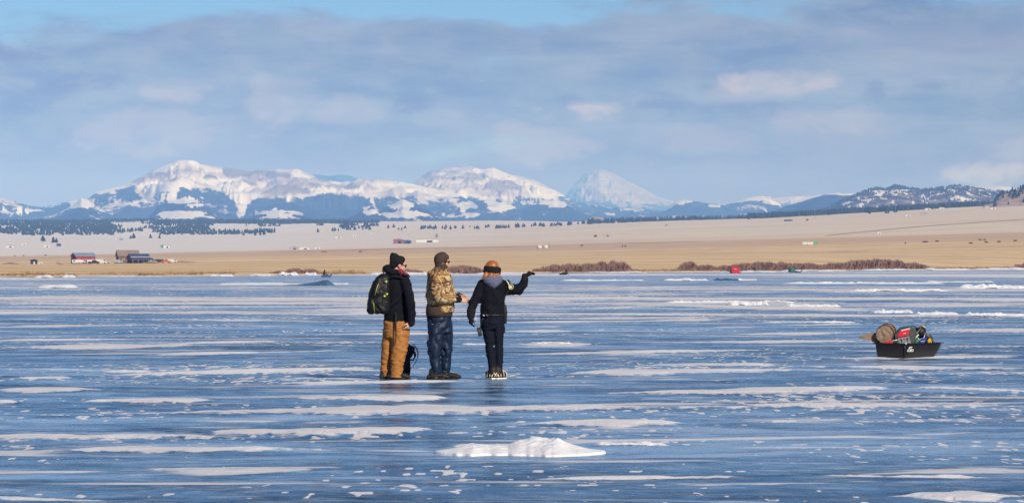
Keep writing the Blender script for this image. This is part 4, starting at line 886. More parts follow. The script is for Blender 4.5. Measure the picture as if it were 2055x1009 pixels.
def person_root(cx, base, label, name="person", cat="person"):
    Y = gy(base); sc = F / Y
    r = empty(name, ((cx - CX) / sc, Y, ice_z(cx, base)), label, cat)
    P = lambda px, py, d=0.0: ((px - cx) / sc, d, (base - py) / sc)
    def ST(mb, L, n=22, pw=2.0, rot=0):   # rows of (px, py, d, rx_px, ry_m)
        return mb.stack([(*P(a, b_, d_)[:2], P(a, b_)[2], rx / sc, ry) for a, b_, d_, rx, ry in sorted(L, key=lambda t: -t[1])], n, rot, pw)
    return r, P, ST, sc
def T(mb, P, pts, rad, **k): return mb.tube([P(*p) for p in pts], rad, 14, cap='round', **k)
skin = simple_mat("skin", (.56, .30, .22), .55, var=.12, scale=30)
def cloth(name, c, rough=.9, var=.25, scale=30.0, weave=900, bump=.25, sheen=0.0, spec=.3):
    m, nt, b = material(name); t = nn(nt, 'ShaderNodeTexCoord').outputs['Object']
    n1_ = noise(nt, t, scale, 5, .6); n2_ = noise(nt, t, weave, 2, .5)
    nt.links.new(mix(nt, maprange(nt, n1_, .3, .7), tuple(x * (1 - var) for x in c), tuple(x * (1 + var) for x in c)), b.inputs['Base Color'])
    b.inputs['Roughness'].default_value = rough; b.inputs['Sheen Weight'].default_value = sheen; b.inputs['Specular IOR Level'].default_value = spec
    h = math_(nt, 'ADD', math_(nt, 'MULTIPLY', n1_, .8), math_(nt, 'MULTIPLY', n2_, .2))
    bn = nn(nt, 'ShaderNodeBump', ins={'Strength': bump, 'Distance': .01, 'Height': h}); nt.links.new(bn.outputs[0], b.inputs['Normal']); return m
black_fleece = cloth("black_fleece", (.006, .007, .012), var=.35, spec=.15)
knit = cloth("black_knit", (.007, .007, .010), var=.3)
duck = cloth("brown_duck_canvas", (.35, .145, .038), .85, var=.22, scale=18)
navy_nylon = cloth("navy_nylon", (.004, .014, .040), .55, var=.3, scale=14, spec=.35)
brown_knit = cloth("brown_knit", (.055, .036, .030), var=.2)
navy_uniform = cloth("navy_uniform", (.006, .008, .017), .85, var=.3, spec=.15)
hood_grey = cloth("grey_violet_fleece", (.115, .12, .19), var=.15)
leather = cloth("dark_boot_leather", (.022, .018, .016), .6, var=.4, scale=40)
rubber = cloth("boot_rubber", (.012, .012, .013), .5)
packm = cloth("backpack_nylon", (.007, .007, .009), .5, var=.5, scale=40, spec=.25)
neon = simple_mat("neon_yellow_trim", (.45, .55, .03), .5, var=.05)
lensm = simple_mat("sunglass_lens", (.006, .006, .008), .12, var=.05)
greybeard = cloth("grey_wool", (.20, .21, .20), var=.3, scale=60)
whitem = simple_mat("white_plastic", (.80, .78, .72), .5, var=.08)
cream = simple_mat("cream_strap", (.66, .56, .38), .6, var=.15)
gold = simple_mat("gold_thread", (.55, .40, .14), .6, var=.2)
steelm = simple_mat("bright_steel", (.65, .66, .68), .35, metal=.6, var=.1)
# camouflage: constant-step colours over warped noise
def camo_mat(name, s_=11.5):
    m, nt, b = material(name); t = nn(nt, 'ShaderNodeTexCoord').outputs['Object']; t = mapping(nt, t, (1, 1, 1.25))
    a1 = noise(nt, t, s_, 1.5, .5, .9); a2 = noise(nt, mapping(nt, t, (1, 1, 1), (5, 2, 1)), s_ * 1.15, 1.5, .5, .9); a3 = noise(nt, mapping(nt, t, (1, 1, 1), (1, 7, 3)), s_ * 1.0, 1.5, .5, .9)
    c = mix(nt, maprange(nt, a1, .53, .545), (.40, .27, .12), (.26, .12, .03))
    c = mix(nt, maprange(nt, a2, .54, .555), c, (.085, .042, .030)); c = mix(nt, maprange(nt, a3, .575, .59), c, (.52, .42, .25))
    c = mix(nt, maprange(nt, a1, .38, .365), c, (.125, .085, .04))
    nt.links.new(c, b.inputs['Base Color']); b.inputs['Roughness'].default_value = .85; return m
camo = camo_mat("duck_camouflage"); camo_dark = camo_mat("dark_camouflage", 22)
m_, nt, b = material("red_navy_plaid"); t = nn(nt, 'ShaderNodeTexCoord').outputs['Object']
chk = nn(nt, 'ShaderNodeTexChecker', ins={'Vector': mapping(nt, t, (1, 1, 1), rot=(.3, .8, .2)), 'Color1': (.34, .012, .012, 1), 'Color2': (.012, .014, .05, 1), 'Scale': 24.0}); nt.links.new(chk.outputs[0], b.inputs['Base Color']); b.inputs['Roughness'].default_value = .9; plaid = m_

def boot(root, P, ankle, heading, L=.29, mat=leather, crampon=False, h=.13, nm="boot"):
    """ankle: world-local xyz of the ankle base (z = top of the boot); heading: angle of the toe in the ground plane"""
    ax, ay, az = ankle; m = MB(); c, s_ = math.cos(heading), math.sin(heading)
    p = lambda f, z, l=0: (ax + c * f - s_ * l, ay + s_ * f + c * l, z)
    m.tube([p(-.085, .045), p(-.02, .06), p(.07, .06), p(.14, .05), p(L - .115, .042)], [.042, .055, .052, .052, .036], 12, .85, (0, 0, 1), cap='round')
    m.tube([p(-.035, .05), p(-.03, h)], [.055, .058], 12, cap='round')
    o = soft(nm, m, mat, root, .008, 3, [(.003, 20, 20, 30)], 3)
    so = MB(); out = []
    for k in range(20):
        a = 2 * math.pi * k / 20; f = math.cos(a); l = math.sin(a)
        out.append((.028 + f * (L / 2), l * (.050 + .008 * f)))
    so.rings([[p(f, z, l) for f, l in out] for z in (.004, .030)])
    s2 = so.build("sole", rubber, o, False, .004)
    return o, p

# ---------------- man with the backpack
r1, P, ST, sc = person_root(795, 759.5, "man in black beanie, black jacket and brown canvas trousers wearing a backpack")
hips = [(794, 636, 0, 24, .15), (795, 648, 0, 26, .16), (796, 662, 0, 26.5, .16), (796, 676, 0, 24, .13)]
nleg = [(805, 655, -.05, 17, .12), (803.5, 688, -.06, 18, .12), (801, 705, -.07, 16.5, .11), (799, 718, -.07, 14.5, .10), (796.5, 735, -.07, 13, .095), (796, 754, -.07, 12.8, .095)]
fleg = [(783, 655, .05, 15, .11), (777, 688, .07, 11.5, .11), (775, 712, .08, 11.5, .10), (773.5, 735, .09, 10.8, .09), (773.5, 753.5, .09, 10.5, .09)]
torso = [(803, 550, 0, 13, .09), (800, 557, 0, 22, .14), (799, 566, 0, 26, .17), (798, 585, 0, 27, .175), (797, 608, 0, 27, .17), (796, 628, 0, 26, .165), (794.5, 643, 0, 25.5, .165)]
narm = [(814, 563, -.13), (820, 586, -.20), (824.5, 608, -.21), (826, 628, -.18), (825, 643, -.16)]; nr = [.078, .076, .073, .064, .058]
farm = [(800, 563, .15), (812, 590, .2), (816, 615, .17), (818, 636, .12)]; fr = [.07, .065, .06, .05]
body = MB(); merge(body, head_mb(), rotm(R(8), R(-14), 0, P(801.5, 530.5, 0), 1.0))
S8 = lambda L, k=.72: [(a, b_, d_, x * k, y * k) for a, b_, d_, x, y in L]
ST(body, S8(torso)); ST(body, S8(hips)); ST(body, S8(nleg)); ST(body, S8(fleg)); T(body, P, narm, [x * .62 for x in nr]); T(body, P, farm, [x * .62 for x in fr]); body.tube([P(803, 556), P(802, 540)], [.065, .055], 14)
merge(body, hand_mb((.5, .5, .4), 1.05, s_=-1), frame(P(824.5, 645, -.16), (-.45, -.1, -.85), (-.6, .5, .3)))
merge(body, hand_mb((.5, .5, .4), 1.0), frame(P(818, 640, .11), (.1, 0, -1), (-1, 0, 0)))
for (x, d_) in ((796, -.07), (773.5, .09)): body.tube([P(x, 752, d_), P(x, 757, d_)], [.05, .045], 10)
soft("body", body, skin, r1, .0065, 2)
tr = MB(); ST(tr, hips); ST(tr, nleg); ST(tr, fleg)
o = soft("trousers", tr, duck, r1, .011, 3, [(.010, 7, 7, 22), (.006, 16, 16, 36)], 5)
ST(MB(), [(796, 752, -.07, 13.4, .1), (796, 755.5, -.07, 13.4, .1)]).build("trouser_hem", duck, o)
for x, y_ in ((814.5, 654), (806.5, 667)): MB().ell(P(x, y_, -.172), (.008, .005, .008), 8, 6).build("rivet", steelm, o)
jk = MB(); ST(jk, torso); T(jk, P, narm, nr); T(jk, P, farm, fr)
jk.ell(P(776.5, 538, -.03), (.072, .10, .062)); jk.ell(P(788, 545, 0), (.12, .13, .062)); jk.ell(P(782, 541, -.03), (.09, .11, .05))
j = soft("jacket", jk, black_fleece, r1, .010, 3, [(.009, 8, 8, 10), (.004, 20, 20, 20)], 7)
T(MB(), P, [(825.5, 640, -.165), (825, 645.5, -.16)], .060).build("cuff", knit, j)
cb = MB(); cb.ell(P(813, 549, -.04), (.062, .095, .032), rot=Matrix.Rotation(.35, 3, 'Y')); cb.ell(P(804, 545, -.06), (.045, .07, .055)); cb.ell(P(819, 552, -.03), (.035, .07, .02), rot=Matrix.Rotation(.5, 3, 'Y'))
soft("shirt_collar", cb, plaid, r1, .008, 2, [(.004, 20, 20, 20)], 8)
hb_ = MB(); hb_.ell(P(797.5, 524, 0), (.112, .100, .098)); hb_.ell(P(791.5, 516, 0), (.072, .075, .075)); hb_.ell(P(788, 511, 0), (.040, .05, .045)); hb_.ell(P(787, 508.5, 0), (.022, .035, .022)); hb_.ell(P(790, 531, 0), (.068, .085, .058)); hb_.ell(P(802, 519.5, 0), (.085, .085, .06))
soft("knit_hat", hb_, knit, r1, .009, 3, [(.003, 14, 14, 14)], 9)
def glasses(root, Mx):
    m = MB(); 
    for s_ in (-1, 1): m.ell((.092, s_ * .034, .012), (.010, .030, .019), rot=Matrix.Rotation(s_ * .35, 3, 'Z')); m.tube([(.088, s_ * .060, .018), (.03, s_ * .080, .014), (-.01, s_ * .082, .008)], .0045, 6)
    m.tube([(.1, -.012, .016), (.1, .012, .016)], .005, 6)
    o = MB(); merge(o, m, Mx); o.build("sunglasses", lensm, root)
glasses(r1, rotm(R(8), R(-14), 0, P(801.5, 530.5, 0)))
boot(r1, P, (*P(794, 750, -.08)[:2], 0), R(-8), .30, leather); boot(r1, P, (*P(773, 750, .09)[:2], 0), R(52), .29, leather)
# his backpack
bp, Pb, STb, _ = person_root(795, 759.5, "black backpack with neon yellow piping on the back of the man in the beanie", "backpack", "backpack")
mb = MB(); STb(mb, [(772, 547.5, -.20, 7, .05), (769, 556, -.21, 14, .10), (765.5, 570, -.22, 19, .125), (763, 590, -.22, 22.5, .135), (762, 608, -.22, 24, .14), (761, 622, -.22, 24, .13), (761, 628, -.22, 20, .10)], 24, 3.0)
mb.ell(Pb(748, 608, -.27), (.075, .11, .125)); mb.ell(Pb(757, 584, -.30), (.085, .08, .12))
bk = soft("pack_body", mb, packm, bp, .010, 2, [(.008, 10, 10, 14), (.004, 24, 24, 24)], 11)
for pts in ([(761.5, 567, -.375), (757.5, 578, -.395), (754.5, 590, -.395)], [(752, 605, -.385), (752.5, 616, -.38), (753.5, 627, -.34)], [(738, 600, -.30), (738.5, 613, -.30), (740.5, 626, -.27)], [(744, 576, -.27), (741, 584, -.29)]):
    MB().tube([Pb(*p) for p in pts], .0036, 6).build("piping", neon, bp)
for x, y_ in ((777, 563), (773.5, 592), (778.5, 588)): MB().box(Pb(x, y_, -.365 if x < 778 else -.34), (.022, .012, .026), Matrix.Rotation(.5, 3, 'Y')).build("buckle", neon, bp, False)
T(MB(), Pb, [(773, 560, -.30), (784, 552, -.20), (795, 551, -.17), (810, 556, -.18), (812, 575, -.17), (800, 600, -.2), (785, 612, -.24)], .020, flat=.35).build("shoulder_strap", packm, bp)
T(MB(), Pb, [(752, 590, -.40), (760, 606, -.40), (768, 624, -.34)], .011, flat=.4).build("compression_strap", packm, bp)
T(MB(), Pb, [(795, 626, -.20), (794.5, 650, -.20), (795.5, 668, -.205), (794.8, 688, -.2)], [.016, .014, .008, .006], flat=.35).build("webbing_tail", packm, bp)
T(MB(), Pb, [(772, 548, -.22), (768, 541.5, -.22), (776, 545, -.2)], .010).build("grab_handle", packm, bp)

# upright gear bag behind his legs
bg_, Pg, STg, _ = person_root(815, 757.0, "upright black gear bag with loose straps behind the brown canvas trousers", "gear_bag", "gear bag")
mb = MB(); STg(mb, [(815, 757, .18, 8, .058), (815, 740, .18, 8, .06), (815.5, 715, .18, 8, .06), (816, 700, .18, 7, .05)], 18); mb.ell(Pg(820, 704, .18), (.072, .07, .11)); mb.ell(Pg(816, 694, .18), (.05, .06, .055)); mb.ell(Pg(826, 698, .2), (.045, .05, .045))
soft("bag_body", mb, cloth("bag_canvas", (.010, .014, .022), .7, var=.4), bg_, .009, 2, [(.008, 12, 12, 10)], 12)
T(MB(), Pg, [(829, 690, .2), (835, 697, .2), (838.3, 707, .2), (837.5, 716, .2), (834, 725, .2), (829, 733, .19), (823.5, 737.5, .18)], [.013, .019, .019, .013, .010, .009, .008], flat=.5).build("tan_strap", cloth("tan_webbing", (.23, .15, .09)), bg_)
T(MB(), Pg, [(822, 720, .1), (829, 721, .12), (832, 714, .15), (830, 706, .18), (826, 704, .2)], .011).build("black_strap", knit, bg_)
T(MB(), Pg, [(824, 700, .1), (833, 705, .12), (834, 713, .12), (830, 718, .14)], .008).build("black_strap", knit, bg_)

# ---------------- man in camouflage
r2, P, ST, sc = person_root(888, 760.0, "man in camouflage jacket, brown hood, sunglasses and navy trousers")
hips = [(881.5, 626, 0, 25, .14), (882, 640, 0, 25.5, .155), (882.5, 656, 0, 25.5, .15), (883, 666, 0, 23, .12)]
nleg = [(875.5, 648, -.05, 17.5, .13), (875, 680, -.06, 17, .125), (872.8, 700, -.07, 15.5, .12), (873, 714, -.07, 13, .11), (874.5, 730, -.07, 11.5, .095), (876, 748, -.07, 10, .085)]
fleg = [(892, 648, .05, 16, .12), (896, 680, .07, 13.5, .12), (896.5, 700, .08, 12.8, .11), (895.5, 718, .08, 12, .10), (894.5, 735, .08, 10.5, .09), (894, 748, .08, 10, .085)]
torso = [(888, 533, 0, 11, .08), (885, 543, 0, 19, .12), (882.5, 554, 0, 24.5, .16), (882, 574, 0, 27.5, .175), (883, 598, 0, 28.5, .175), (884.5, 612, 0, 28, .17)]
narm = [(877, 556, -.15), (875, 578, -.20), (883, 595, -.22), (900, 599, -.20), (917, 599, -.16)]; nr = [.078, .088, .086, .070, .050]
farm = [(888, 556, .15), (899, 578, .18), (907, 588, .14), (919, 592, .06)]; fr = [.075, .066, .058, .045]
body = MB(); HM = rotm(R(4), R(-3), 0, P(887.8, 525, 0)); merge(body, head_mb(), HM)
ST(body, S8(torso)); ST(body, S8(hips)); ST(body, S8(nleg)); ST(body, S8(fleg)); T(body, P, narm, [x * .62 for x in nr]); T(body, P, farm, [x * .62 for x in fr]); body.tube([P(885, 552), P(885, 536)], [.065, .055], 14); ST(body, [(882, 610, 0, 19, .12), (882, 632, 0, 18, .11)])
merge(body, hand_mb((.15, .45, .5), 1.05, s_=1), frame(P(920, 599, -.15), (.93, .22, -.12), (.1, .9, -.45)))
merge(body, hand_mb((.45, .5, .5), 1.05, s_=-1), frame(P(921, 592.5, .05), (.9, -.25, -.12), (.1, -.6, -.75)))
for (x, d_) in ((876, -.07), (894, .08)): body.tube([P(x, 745, d_), P(x, 757, d_)], [.05, .045], 10)
soft("body", body, skin, r2, .0065, 2)
tr = MB(); ST(tr, hips); ST(tr, nleg); ST(tr, fleg)
soft("trousers", tr, navy_nylon, r2, .010, 2, [(.017, 8, 8, 9), (.007, 14, 14, 20)], 21)
ST(MB(), [(884, 608, 0, 27, .16), (882, 617, 0, 27.2, .172), (881.5, 626, 0, 27, .17), (881.5, 633.5, 0, 26, .165)]).build("sweater_hem", brown_knit, r2)
jk = MB(); ST(jk, torso); ST(jk, [(887, 606, 0, 25, .178), (890, 617, -.01, 23.5, .178), (892, 625, -.01, 20.5, .165)]); T(jk, P, narm, nr); T(jk, P, farm, fr)
jk.ell(P(865, 549, -.02), (.058, .11, .066), rot=Matrix.Rotation(-.4, 3, 'Y')); jk.ell(P(877, 541, 0), (.09, .12, .055), rot=Matrix.Rotation(-.5, 3, 'Y')); jk.ell(P(897, 542, 0), (.05, .09, .045))
j = soft("camouflage_jacket", jk, camo, r2, .010, 3, [(.011, 8, 8, 11), (.005, 18, 18, 18)], 22)
T(MB(), P, [(915.5, 599, -.163), (921.5, 599.2, -.15)], [.052, .046]).build("cuff", knit, j); T(MB(), P, [(918, 592, .07), (923, 592.5, .05)], .046).build("cuff", knit, j)
ho = MB(); ho.ell(P(885, 520.5, 0), (.106, .100, .112)); ho.ell(P(887, 511.5, 0), (.075, .078, .058)); ho.ell(P(885.5, 532, 0), (.092, .098, .07)); ho.ell(P(893, 515.5, 0), (.063, .085, .055)); ho.tube([P(886, 530), P(886, 544)], [.095, .11], 16)
soft("hood", ho, brown_knit, r2, .009, 3, [(.005, 10, 10, 12)], 23)
gb = MB(); gb.ell((.050, 0, -.098), (.052, .058, .045)); gb.ell((.045, 0, -.14), (.05, .06, .035)); g2 = MB(); merge(g2, gb, HM); soft("grey_beard", g2, greybeard, r2, .008, 2, [(.003, 30, 30, 30)], 24)
glasses(r2, HM)
boot(r2, P, (*P(873, 748, -.07)[:2], 0), R(-6), .30, leather, h=.12); boot(r2, P, (*P(894, 748, .07)[:2], 0), R(-14), .32, leather, h=.12)
# what he holds
po, Pp, STp, _ = person_root(888, 760.0, "camouflage pouch held out in both hands of the man in camouflage", "pouch", "pouch")
mb = MB(); mb.tube([Pp(925, 590.5, -.04), Pp(932, 596, -.04), Pp(940, 604, -.03), Pp(946, 611, -.02)], [.034, .046, .048, .035], 14, .6, cap='round')
soft("pouch_body", mb, camo_dark, po, .008, 2, [(.006, 20, 20, 20)], 25); T(MB(), Pp, [(929, 594, -.075), (944, 609, -.055)], .006).build("edge_cord", cream, po)

# ---------------- pointing woman
r3, P, ST, sc = person_root(993, 760.5, "red-haired woman in dark uniform, seen from behind, pointing with her right arm")
hips = [(987.5, 628, 0, 23.5, .125), (987.5, 640, 0, 24.5, .14), (987.5, 652, 0, 24.3, .145), (988, 662, 0, 23, .12)]
lleg = [(976.5, 648, 0, 13.5, .115), (981, 675, 0, 12.3, .105), (984, 695, 0, 10.3, .085), (985.5, 715, 0, 10, .085), (988, 735, 0, 9, .075), (988.8, 750, 0, 8.6, .07)]
rleg = [(999, 648, 0, 13, .115), (1000.5, 675, 0, 10.8, .105), (1001, 695, 0, 9, .085), (1001.5, 715, 0, 9, .085), (1001.3, 735, 0, 8, .075), (1001, 750, 0, 8, .07)]
torso = [(988, 559, 0, 13, .085), (988, 566, 0, 24, .115), (989, 575, 0, 27, .135), (989.5, 592, 0, 26.5, .14), (988, 614, 0, 25.5, .135), (987.5, 634, 0, 24.5, .14)]
larm = [(968, 573, .0), (960.5, 590, -.02), (952.5, 607, -.04), (946.5, 621, -.07), (945, 634, -.08)]; lr_ = [.083, .082, .070, .066, .060]
rarm = [(1006, 575, 0), (1022, 583, -.01), (1040, 583, -.02), (1051.5, 573, -.02), (1052.5, 561, -.03)]; rr_ = [.088, .090, .088, .066, .050]
body = MB(); HM = rotm(R(72), R(0), 0, P(988.5, 543.5, .01), .90); merge(body, head_mb(), HM)
ST(body, S8(torso)); ST(body, S8(hips)); ST(body, S8(lleg)); ST(body, S8(rleg)); T(body, P, larm, [x * .6 for x in lr_]); T(body, P, rarm, [x * .6 for x in rr_]); body.tube([P(988, 566), P(988, 550)], [.06, .05], 14)
merge(body, hand_mb((.3, .4, .3), .92), frame(P(944.5, 637, -.08), (.05, 0, -1), (.9, .3, 0))); merge(body, hand_mb((.5, .5, .4), .92, s_=-1), frame(P(1053.5, 557.5, -.03), (.75, .1, .65), (.55, .1, -.8)))
for x in (988.8, 1001): body.tube([P(x, 747), P(x, 756)], [.045, .04], 10)
soft("body", body, skin, r3, .0065, 2)
tr = MB(); ST(tr, hips); ST(tr, lleg); ST(tr, rleg); t_ = soft("trousers", tr, navy_uniform, r3, .009, 2, [(.007, 9, 9, 26), (.004, 20, 20, 40)], 31)
soft("cargo_pocket", MB().box(P(1010.5, 663, -.02), (.045, .12, .105)), navy_uniform, t_, .008, 3)
jk = MB(); ST(jk, torso); T(jk, P, larm, lr_); T(jk, P, rarm, rr_); j = soft("jacket", jk, black_fleece, r3, .010, 3, [(.009, 9, 9, 12), (.004, 20, 20, 20)], 32)
T(MB(), P, [(945.8, 626, -.075), (945, 637, -.08)], [.066, .052]).build("cuff", knit, j); T(MB(), P, [(1052.8, 563, -.03), (1052.8, 556, -.03)], [.051, .042]).build("cuff", knit, j)
for x_, y_, fm, s_ in ((944.5, 636, frame(P(944.5, 637, -.08), (.05, 0, -1), (.9, .3, 0)), 1), (0, 0, frame(P(1053.5, 557.5, -.03), (.75, .1, .65), (.55, .1, -.8)), -1)):
    g_ = MB(); merge(g_, hand_mb((.3, .4, .3) if s_ == 1 else (.5, .5, .4), 1.32, .12, s_=s_), fm); soft("glove", g_, cloth("black_glove", (.008, .008, .010), .7), r3, .0065, 2, [(.002, 30, 30, 30)], 33)
hd = MB(); pts = []
for (px, py, hw, th) in [(988, 556, 17, .10), (988, 562, 21, .125), (988.5, 569, 19.5, .13), (990, 576, 12, .11), (991.5, 582, 5, .08), (992, 585, 1.5, .05)]: pts.append((px, py, -.055, hw, th))
ST(hd, pts, 20); soft("grey_hood", hd, hood_grey, r3, .009, 3, [(.006, 12, 12, 14)], 34)
hairm, nt, b = material("auburn_hair"); t = nn(nt, 'ShaderNodeTexCoord').outputs['Object']; q = noise(nt, mapping(nt, t, (60, 60, 8)), 1.6, 4, .6)
nt.links.new(mix(nt, maprange(nt, q, .35, .65), (.16, .045, .012), (.52, .185, .045)), b.inputs['Base Color']); b.inputs['Roughness'].default_value = .38
nt.links.new(nn(nt, 'ShaderNodeBump', ins={'Strength': .5, 'Distance': .006, 'Height': q}).outputs[0], b.inputs['Normal'])
hr = MB(); hr.ell(P(987.5, 539.3, -.005), (.109, .115, .106)); hr.ell(P(986.5, 550, -.02), (.085, .085, .05))
hr.tube([P(980, 549, -.06), P(973, 556, -.10), P(967.5, 562, -.10)], [.04, .035, .014], 10, cap='round'); hr.tube([P(986, 551, -.07), P(984, 559, -.13), P(981, 565, -.14)], [.045, .035, .012], 10, cap='round'); hr.tube([P(996, 550, -.05), P(1000, 556, -.09), P(1004, 559, -.08)], [.045, .03, .012], 10, cap='round'); hr.tube([P(990, 551, -.07), P(992, 558, -.13), P(990, 563, -.14)], [.045, .03, .012], 10, cap='round')
soft("hair", hr, hairm, r3, .008, 2, [(.005, 26, 26, 9)], 35)
hbn = MB(); rs = []
for tz, rr0 in ((-1, .116), (-.6, .126), (.6, .127), (1, .119)):
    c0 = Vector(P(987.8, 544.6, .0)); tm = Matrix.Rotation(.14, 3, 'Y') @ Matrix.Rotation(-.12, 3, 'X')
    rs.append([c0 + tm @ Vector((rr0 * math.cos(2 * math.pi * k / 28), rr0 * math.sin(2 * math.pi * k / 28), tz * .050 * (-1))) for k in range(28)])
hbn.rings(rs[::-1], False); hbn.rings([[v * 1.0 - (v - Vector(P(987.8, 544.6, .0))) * .10 for v in r_] for r_ in rs], False); hbn.build("headband", knit, r3)
eb = MB(); eb.ell(P(1002, 545, .02), (.022, .045, .045)); eb.build("ear_warmer", knit, r3)
for ax_, hd_, in ((988, R(118)), (1001, R(58))):
    o, p = boot(r3, P, (*P(ax_, 750, -.02)[:2], 0), hd_, .27, leather, h=.12)
    for f_, z0 in ((-.09, .05), (-.03, .09), (.05, .10), (.12, .08)):
        MB().tube([p(f_, .02, .058), p(f_ + .012, z0, .040), p(f_ + .015, z0 + .022, 0), p(f_ + .012, z0, -.040), p(f_, .02, -.058)], .0075, 6).build("crampon_strap", cream, o)
    MB().tube([p(-.115, .028, .03), p(-.125, .075, 0), p(-.115, .028, -.03)], .008, 6).build("crampon_strap", cream, o)
    cr_ = MB(); cr_.rings([[p(.02 + q0 * .135, z, l * .062) for q0, l in ((-1, -.7), (-.9, 1), (.7, 1), (1, .3), (1, -.3), (.7, -1), (-.9, -1))] for z in (-.012, .006)]); cr_.build("crampon_plate", whitem, o, False)
    for f_ in (-.1, 0, .1):
        for l in (-.045, .045): MB().tube([p(f_, -.005, l), p(f_, -.028, l)], [.009, .003], 6).build("crampon_spike", steelm, o)
r3.location.z += .026
# insignia, belt pieces, cords
pc = Vector(P(1025.5, 577.5, -.118)); mb = MB()
tilt = Matrix.Rotation(.25, 3, 'X')
def disk(mb, c, r0, r1, th=.004, n=24, a0=0, a1=2 * math.pi):
    vs = []
    for k in range(n + 1):
        a = a0 + (a1 - a0) * k / n
        for rr0, yy in ((r0, -th), (r1, -th), (r1, th), (r0, th)): vs.append(c + tilt @ Vector((rr0 * math.cos(a), yy, rr0 * math.sin(a))))
    fs = []
    for k in range(n):
        for q in range(4): fs.append((k * 4 + q, k * 4 + (q + 1) % 4, (k + 1) * 4 + (q + 1) % 4, (k + 1) * 4 + q))
    mb.add(vs, fs)
pt = MB(); disk(pt, pc, .001, .040, .003); pt_o = pt.build("sleeve_patch", knit, j, False)
mb = MB(); disk(mb, pc + Vector((0, -.004, 0)), .029, .039, .003); mb.build("patch_ring", gold, pt_o, False)
mb = MB(); disk(mb, pc + Vector((0, -.004, 0)), .0, .012, .003); [mb.add([pc + tilt @ Vector((math.cos(a) * .012, -.006, math.sin(a) * .012)), pc + tilt @ Vector((math.cos(a + .3) * .026, -.006, math.sin(a + .3) * .026)), pc + tilt @ Vector((math.cos(a + .9) * .013, -.006, math.sin(a + .9) * .013))], [(0, 1, 2)]) for a in (0, 1.26, 2.5, 3.77, 5.0)]; mb.build("patch_emblem", whitem, pt_o, False)
gm0 = simple_mat('grille_grey', (.12, .12, .12), .5)
mc, Pm, STm, _ = person_root(993, 760.5, "shoulder microphone with a cream coiled cord on the right shoulder of the woman", "shoulder_microphone", "microphone")
soft("microphone_body", MB().tube([Pm(1018.5, 561.5, -.06), Pm(1022, 565, -.08), Pm(1023.5, 570, -.09)], [.018, .022, .018], 10, cap='round'), rubber, mc, .005, 2)
MB().tube([Pm(1016.8, 562, -.09), Pm(1020, 567, -.12), Pm(1022.3, 572, -.125), Pm(1022.8, 578, -.125)], .0085, 8, cap='round').build("cream_cord", cream, mc)
MB().tube([Pm(1021.5, 578, -.12), Pm(1016, 589, -.145), Pm(1005, 603, -.16), Pm(993, 616, -.16), Pm(983, 626, -.16), Pm(976, 633, -.16)], .0055, 6).build("black_cord", rubber, mc)
rd, Pr, STr, _ = person_root(993, 760.5, "black handheld radio with a thin antenna hanging at the left hip of the woman", "radio", "radio")
M_r = Matrix.Rotation(-.22, 3, 'Y') 
MB().box(Pr(962.3, 664, -.08), (.058, .035, .125), M_r).build("radio_body", rubber, rd, False, .006)
MB().tube([Pr(959, 655.5, -.08), Pr(955.5, 640, -.08), Pr(954, 631, -.08)], [.006, .005, .004], 6).build("antenna", steelm, rd)
for k in range(3): MB().box(Pr(961.2 + k * .6, 659.5 + k * 3, -.102), (.036, .004, .007), M_r).build("grille_bar", gm0, rd, False)
MB().tube([Pr(964, 655, -.09), Pr(966, 645, -.1), Pr(970, 636, -.12)], .006, 6).build("lanyard", rubber, rd)
hs_, Ph, _, _ = person_root(993, 760.5, "black holster on the right hip of the woman", "holster", "holster")
mb = MB(); mb.tube([Ph(1012, 612, -.01), Ph(1013.5, 625, -.01), Ph(1014, 646, -.01)], [.032, .034, .024], 12, .7, (0, 1, 0), cap='round'); soft("holster_body", mb, rubber, hs_, .007, 2)
bl_ = MB(); ST(bl_, [(987.5, 632.5, 0, 25.2, .148), (987.5, 636.5, 0, 25.2, .148)]); bt = bl_.build("belt", rubber, r3)
for x in (971, 978): MB().box(P(x, 634.4, -.148), (.022, .012, .018)).build("belt_clip", steelm, bt, False)
MB().box(P(963.5, 612.5, -.085), (.03, .01, .012), Matrix.Rotation(-.5, 3, 'Y')).build("zip_pull", steelm, j, False)
MB().box(P(991.6, 696.5, -.09), (.012, .008, .02)).build("reflective_tab", steelm, t_, False)

# ================================================================== LOADED SLED
SY = gy(719.0) + .5; SC = F / SY
def sled_item(cx, cy, label, name, cat):
    # the group of items keeps the sled's own scale; z from the sled's base row
    r = empty(name, ((cx - CX) / SC, SY, .0), label, cat)
    return r, (lambda px, py, d=0.0: ((px - cx) / SC, d, (717.2 - py) / SC))
th = R(50); tubm = simple_mat("black_polyethylene", (.006, .006, .007), .42, var=.25, scale=8)
r, P, = sled_item(1823, 0, "black plastic hauling sled loaded with ice fishing gear", "hauling_sled", "sled")
def rr(cx_, z, a, b_, pw=7): return (cx_ * math.cos(th), cx_ * math.sin(th), z, a, b_)
L, Wd = .585, .315
prof = [(0.0, .012, .52, .26), (0.0, .0, .56, .285), (0, .03, .578, .298), (0, .13, .598, .312), (0, .245, .612, .322)]
n = 64
def ring(off, z, a, b_, pw=11.0):
    o = []
    for k in range(n):
        t = 2 * math.pi * k / n; c, s_ = math.cos(t), math.sin(t); x = a * math.copysign(abs(c) ** (2 / pw), c) + off; y = b_ * math.copysign(abs(s_) ** (2 / pw), s_)
        if x > 0: x *= 1 - .30 * (1 - min(z / .26, 1)) ** 1.6
        o.append((x * math.cos(th) - y * math.sin(th), x * math.sin(th) + y * math.cos(th), z + .004))
    return o
mb = MB(); outer = [ring(*p) for p in prof]; rim = [ring(.0, .250, .655, .362), ring(.0, .262, .655, .362), ring(.0, .264, .60, .315)]
